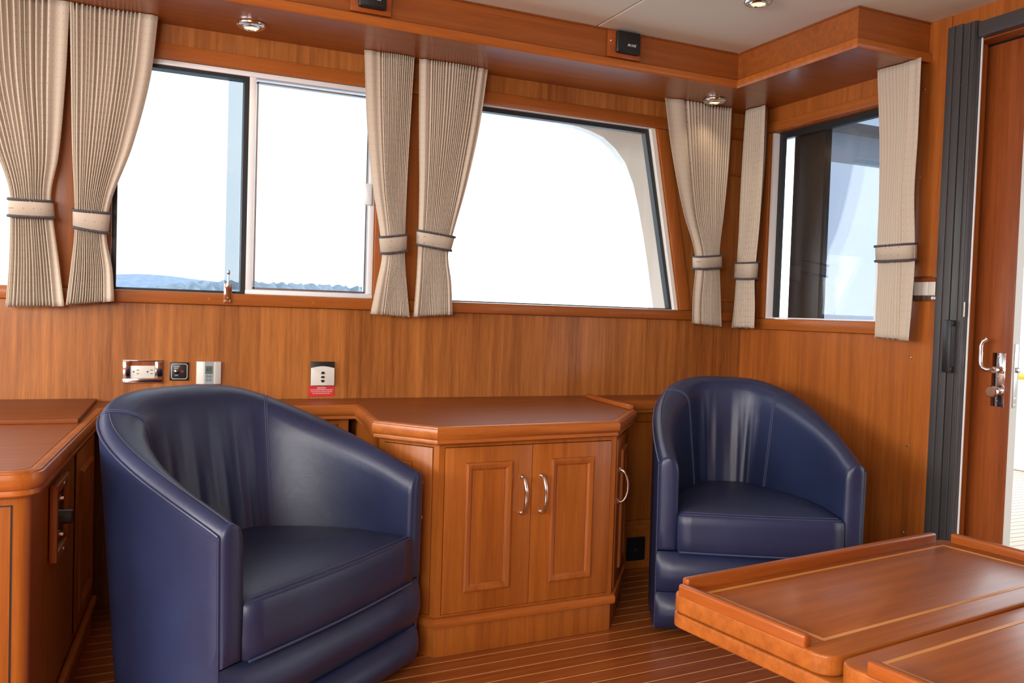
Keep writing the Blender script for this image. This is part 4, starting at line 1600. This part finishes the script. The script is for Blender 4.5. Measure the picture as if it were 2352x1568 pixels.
# system heat switch
hs = root_empty('heat_switch', (-2.287, 0, 0.724), 'small black switch plate lettered SYSTEM HEAT with toggle and red lamp', 'switch')
bm = BM(); box(bm, -2.316, -2.257, -0.005, -0.0005, 0.725, 0.785, .0015)
hp = obj('plate', bm, M_BLACK, hs, True)
bm = BM()
xa, xb, za, zb_ = -2.311, -2.262, 0.730, 0.780
for a, b, c, d in ((xa + .004, xb - .004, zb_ - .0014, zb_), (xa + .004, xb - .004, za, za + .0014), (xa, xa + .0014, za + .004, zb_ - .004), (xb - .0014, xb, za + .004, zb_ - .004)):
    box(bm, a, b, -0.0055, -0.0048, c, d)
for sx, ex in ((xa, 1), (xb, -1)):
    for sz, ez in ((za, 1), (zb_, -1)):
        tube(bm, [(sx + ex * .0005, -.0052, sz + ez * .0045), (sx + ex * .0033, -.0052, sz + ez * .0033), (sx + ex * .0045, -.0052, sz + ez * .0005)], .0007, 4)
obj('border', bm, M_PAINT, hp)
bm = text_bm('SYSTEM', .0058, frame_mat((-2.2955, -0.0051, 0.7715), (1, 0), (0, 1)))
b2 = text_bm('HEAT', .0058, frame_mat((-2.2955, -0.0051, 0.7655), (1, 0), (0, 1)))
merge(bm, b2)
b2 = text_bm('OFF', .0058, frame_mat((-2.2955, -0.0051, 0.742), (1, 0), (0, 1)))
merge(bm, b2)
obj('lettering', bm, M_PAINT, hp)
bm = BM(); lathe(bm, [(0, .012), (.002, .012), (.0028, .006), (.0035, .004), (.0075, .0035), (.0075, 0)], YZ(-2.2955, -0.005, 0.7545), 14)
obj('toggle', bm, M_CHROME, hs, True)
bm = BM(); lathe(bm, [(0, .003), (.003, .0026), (.0045, .001), (.0055, 0)], YZ(-2.277, -0.005, 0.7545), 14)
obj('pilot_lamp', bm, M_REDLED, hs, True)

# thermostat
th_ = root_empty('thermostat', (-2.196, 0, 0.713), 'white thermostat with grey strip and small display on the wall', 'thermostat')
bm = BM()
prism(bm, [(-2.234, -0.0005), (-2.234, -0.010), (-2.215, -0.016), (-2.176, -0.016), (-2.157, -0.010), (-2.157, -0.0005)], 0.714, 0.788, .001)
tb_ = obj('housing', bm, M_THERMO, th_, True)
bm = BM(); box(bm, -2.2095, -2.1825, -0.0172, -0.0158, 0.7145, 0.7885)
tg = obj('strip', bm, M_THGREY, th_)
bm = BM(); box(bm, -2.2070, -2.1850, -0.0180, -0.0170, 0.748, 0.774)
lcd = obj('display', bm, M_LCD, th_)
bm = text_bm('67', .016, frame_mat((-2.197, -0.0182, 0.762), (1, 0), (0, 1)))
obj('lettering', bm, M_INK, lcd)
bm = BM()
for x in (-2.201, -2.191):
    for z in (.7395, .7275):
        tube(bm, [(x + .0033 * math.cos(a), -.0174, z + .0033 * math.sin(a)) for a in np.linspace(0, 2 * PI, 17)[:-1]], .0006, 4, True)
obj('buttons', bm, M_INK, tg)

# blind / screen control, and the red caution label below it
sc_ = root_empty('screen_control', (-1.82, 0, 0.707), 'white and black three-button wall control above the red label', 'switch')
bm = BM(); box(bm, -1.861, -1.779, -0.010, -0.0005, 0.708, 0.790, .0015)
ba = obj('housing', bm, M_BLACK, sc_, True)
arcp = [(-1.861 + .082 * k / 14, 0.768 + 0.0065 * math.sin(PI * k / 14)) for k in range(15)]
bm = BM(); xz_prism(bm, [(-1.861, 0.7075), (-1.779, 0.7075)] + arcp[::-1], -0.0135, -0.0102, .001)
co_ = obj('cover', bm, M_WHITE, sc_, True)
tri = [(-.007, -.003), (-.004, -.0045), (.004, -.0045), (.007, -.003), (.005, .002), (.0015, .0048), (-.0015, .0048), (-.005, .002)]
for z, k in ((0.7515, 1), (0.7365, 0), (0.7225, -1)):
    bm = BM()
    if k:
        xz_prism(bm, [(-1.820 + x, z + y * k) for x, y in (tri if k > 0 else tri[::-1])], -0.0152, -0.0134, .0005)
    else:
        xz_prism(bm, [(-1.820 + .007 * math.cos(a), z + .004 * math.sin(a)) for a in np.linspace(0, 2 * PI, 19)[:-1]], -0.0152, -0.0134, .0005)
    obj('button', bm, M_BLACK, co_, True)

cl = BM(); box(cl, -1.867, -1.776, -0.0022, -0.0005, 0.668, 0.7045, .0004)
cl = obj('caution_label', cl, M_RED)
tag(cl, 'red caution label with white lettering under the three-button wall control', 'label')
bm = text_bm('CAUTION', .0068, frame_mat((-1.8215, -0.0024, 0.6985), (1, 0), (0, 1)))
for s_, z, xs in (('1) DO NOT OPERATE SCREENS CONTINUOUSLY', .6910, .80), ('2) PLEASE WAIT FOR A COUPLE OF MINUTES', .6847, .80), ('FOR THE MOTOR TO COOL DOWN', .6785, .80)):
    merge(bm, text_bm(s_, .0046, frame_mat((-1.8215, -0.0024, z), (1, 0), (0, 1)), xs=xs))
box(bm, -1.836, -1.807, -0.0026, -0.0021, 0.6946, 0.6950)
obj('lettering', bm, M_PAINT, cl)

# rocker switches beside the door
rs = root_empty('light_switch', (0, -0.942, 1.066), 'cream three-rocker switch in a chrome frame beside the dark door frame', 'switch')
bm = BM()
MX = Matrix(((0, 1, 0, 0), (1, 0, 0, 0), (0, 0, 1, 0), (0, 0, 0, 1)))    # (x, y, z) -> (y, x, z)
plate_ring(bm, -0.995, -0.882, 1.066, 1.148, -0.990, -0.902, 1.084, 1.144, -0.0165, -0.0048)
bm.transform(MX)
obj('chrome_frame', bm, M_CHROME, rs, True)
bm = BM(); box(bm, -0.0075, -0.0048, -0.9895, -0.9025, 1.130, 1.1435)
obj('recess', bm, W_DOOR, rs)
for k in range(3):
    bm = BM(); box(bm, -0.015, -0.0048, -0.9892 + .029 * k, -0.9892 + .029 * k + .028, 1.0845, 1.1295, .0015)
    obj('rocker', bm, M_WHITE, rs, True)

# speakers on the fascia
for x0, x1, pz0, pz1, bx0, bx1, bz0, bz1, lab in (
        (-1.832, -1.702, 1.8990, 1.997, -1.811, -1.723, 1.912, 1.995, 'black speaker on a teak plate, left of the two on the soffit'),
        (-0.912, -0.777, 1.8990, 1.996, -0.884, -0.787, 1.914, 1.995, 'black speaker on a teak plate, nearer the corner on the soffit')):
    sp = root_empty('speaker', ((x0 + x1) / 2, -WS, 1.899), lab, 'speaker', 'speakers on the soffit')
    bm = BM(); box(bm, x0, x1, -WS - .012, -WS - .0045, pz0 + .001, pz1 - .004, .002)
    bp_ = obj('mounting_plate', bm, W_RAIL, sp, True)
    for x in (x0 + .012, x1 - .012):
        s = BM(); lathe(s, [(0, .002), (.003, .0016), (.004, 0)], YZ(x, -WS - .012, 1.955), 10)
        obj('screw', s, M_CHROME, bp_, True)
    bm = BM(); box(bm, bx0, bx1, -WS - .030, -WS - .0125, bz0, bz1 - .003, .006, None, 3)
    cs_ = obj('cabinet_body', bm, M_BLACK, sp, True)
    bm = BM(); box(bm, bx0 + .008, bx1 - .008, -WS - .033, -WS - .0305, bz0 + .006, bz1 - .008, .0015)
    gr = obj('grille', bm, M_GREYD, sp, True)
    bm = text_bm('BOSE', .012, frame_mat(((bx0 + bx1) / 2 + .008, -WS - .0335, bz0 + .028), (1, 0), (0, 1)), xs=1.25, shear=.25)
    obj('lettering', bm, M_PAINT, gr)

# downlights
for x, y, z, lab in ((-2.103, -0.150, ZS, 'chrome downlight in the soffit above the sliding window'),
                     (-0.303, -0.150, ZS, 'chrome downlight in the soffit near the corner'),
                     (-0.640, -0.800, ZC, 'round downlight in the pale ceiling at the top edge')):
    dl = root_empty('downlight', (x, y, z), lab, 'lamp', 'recessed downlights')
    Md = Matrix.Translation((x, y, z)) @ Matrix.Rotation(PI, 4, 'X')
    bm = BM()
    lathe(bm, [(.044, .0003), (.0455, .004), (.0445, .009), (.040, .013), (.033, .0135), (.030, .012), (.027, .016), (.0245, .018), (.023, .016), (.023, .006)], Md, 40)
    obj('bezel', bm, M_CHROME, dl, 'all')
    bm = BM(); lathe(bm, [(.0228, .012), (.018, .0145), (.010, .0165), (0, .017)], Md, 28)
    obj('lens', bm, M_BULB, dl, 'all')
    for k in range(3):
        a = 2 * PI * k / 3 + .5
        s = BM(); lathe(s, [(0, .002), (.002, .0016), (.003, 0)], Md @ Matrix.Translation((.0365 * math.cos(a), .0365 * math.sin(a), .013)), 8)
        obj('screw', s, M_STEEL, dl, True)
    ld = bpy.data.lights.new('downlight_glow', 'SPOT')
    ld.energy = 1.2
    ld.color = (1.0, 0.78, 0.50)
    ld.spot_size = math.radians(110)
    ld.spot_blend = 0.8
    ld.shadow_soft_size = 0.02
    lo = bpy.data.objects.new('downlight_glow', ld)
    COL.objects.link(lo)
    lo.parent = dl
    lo.location = (0, 0, -0.024)
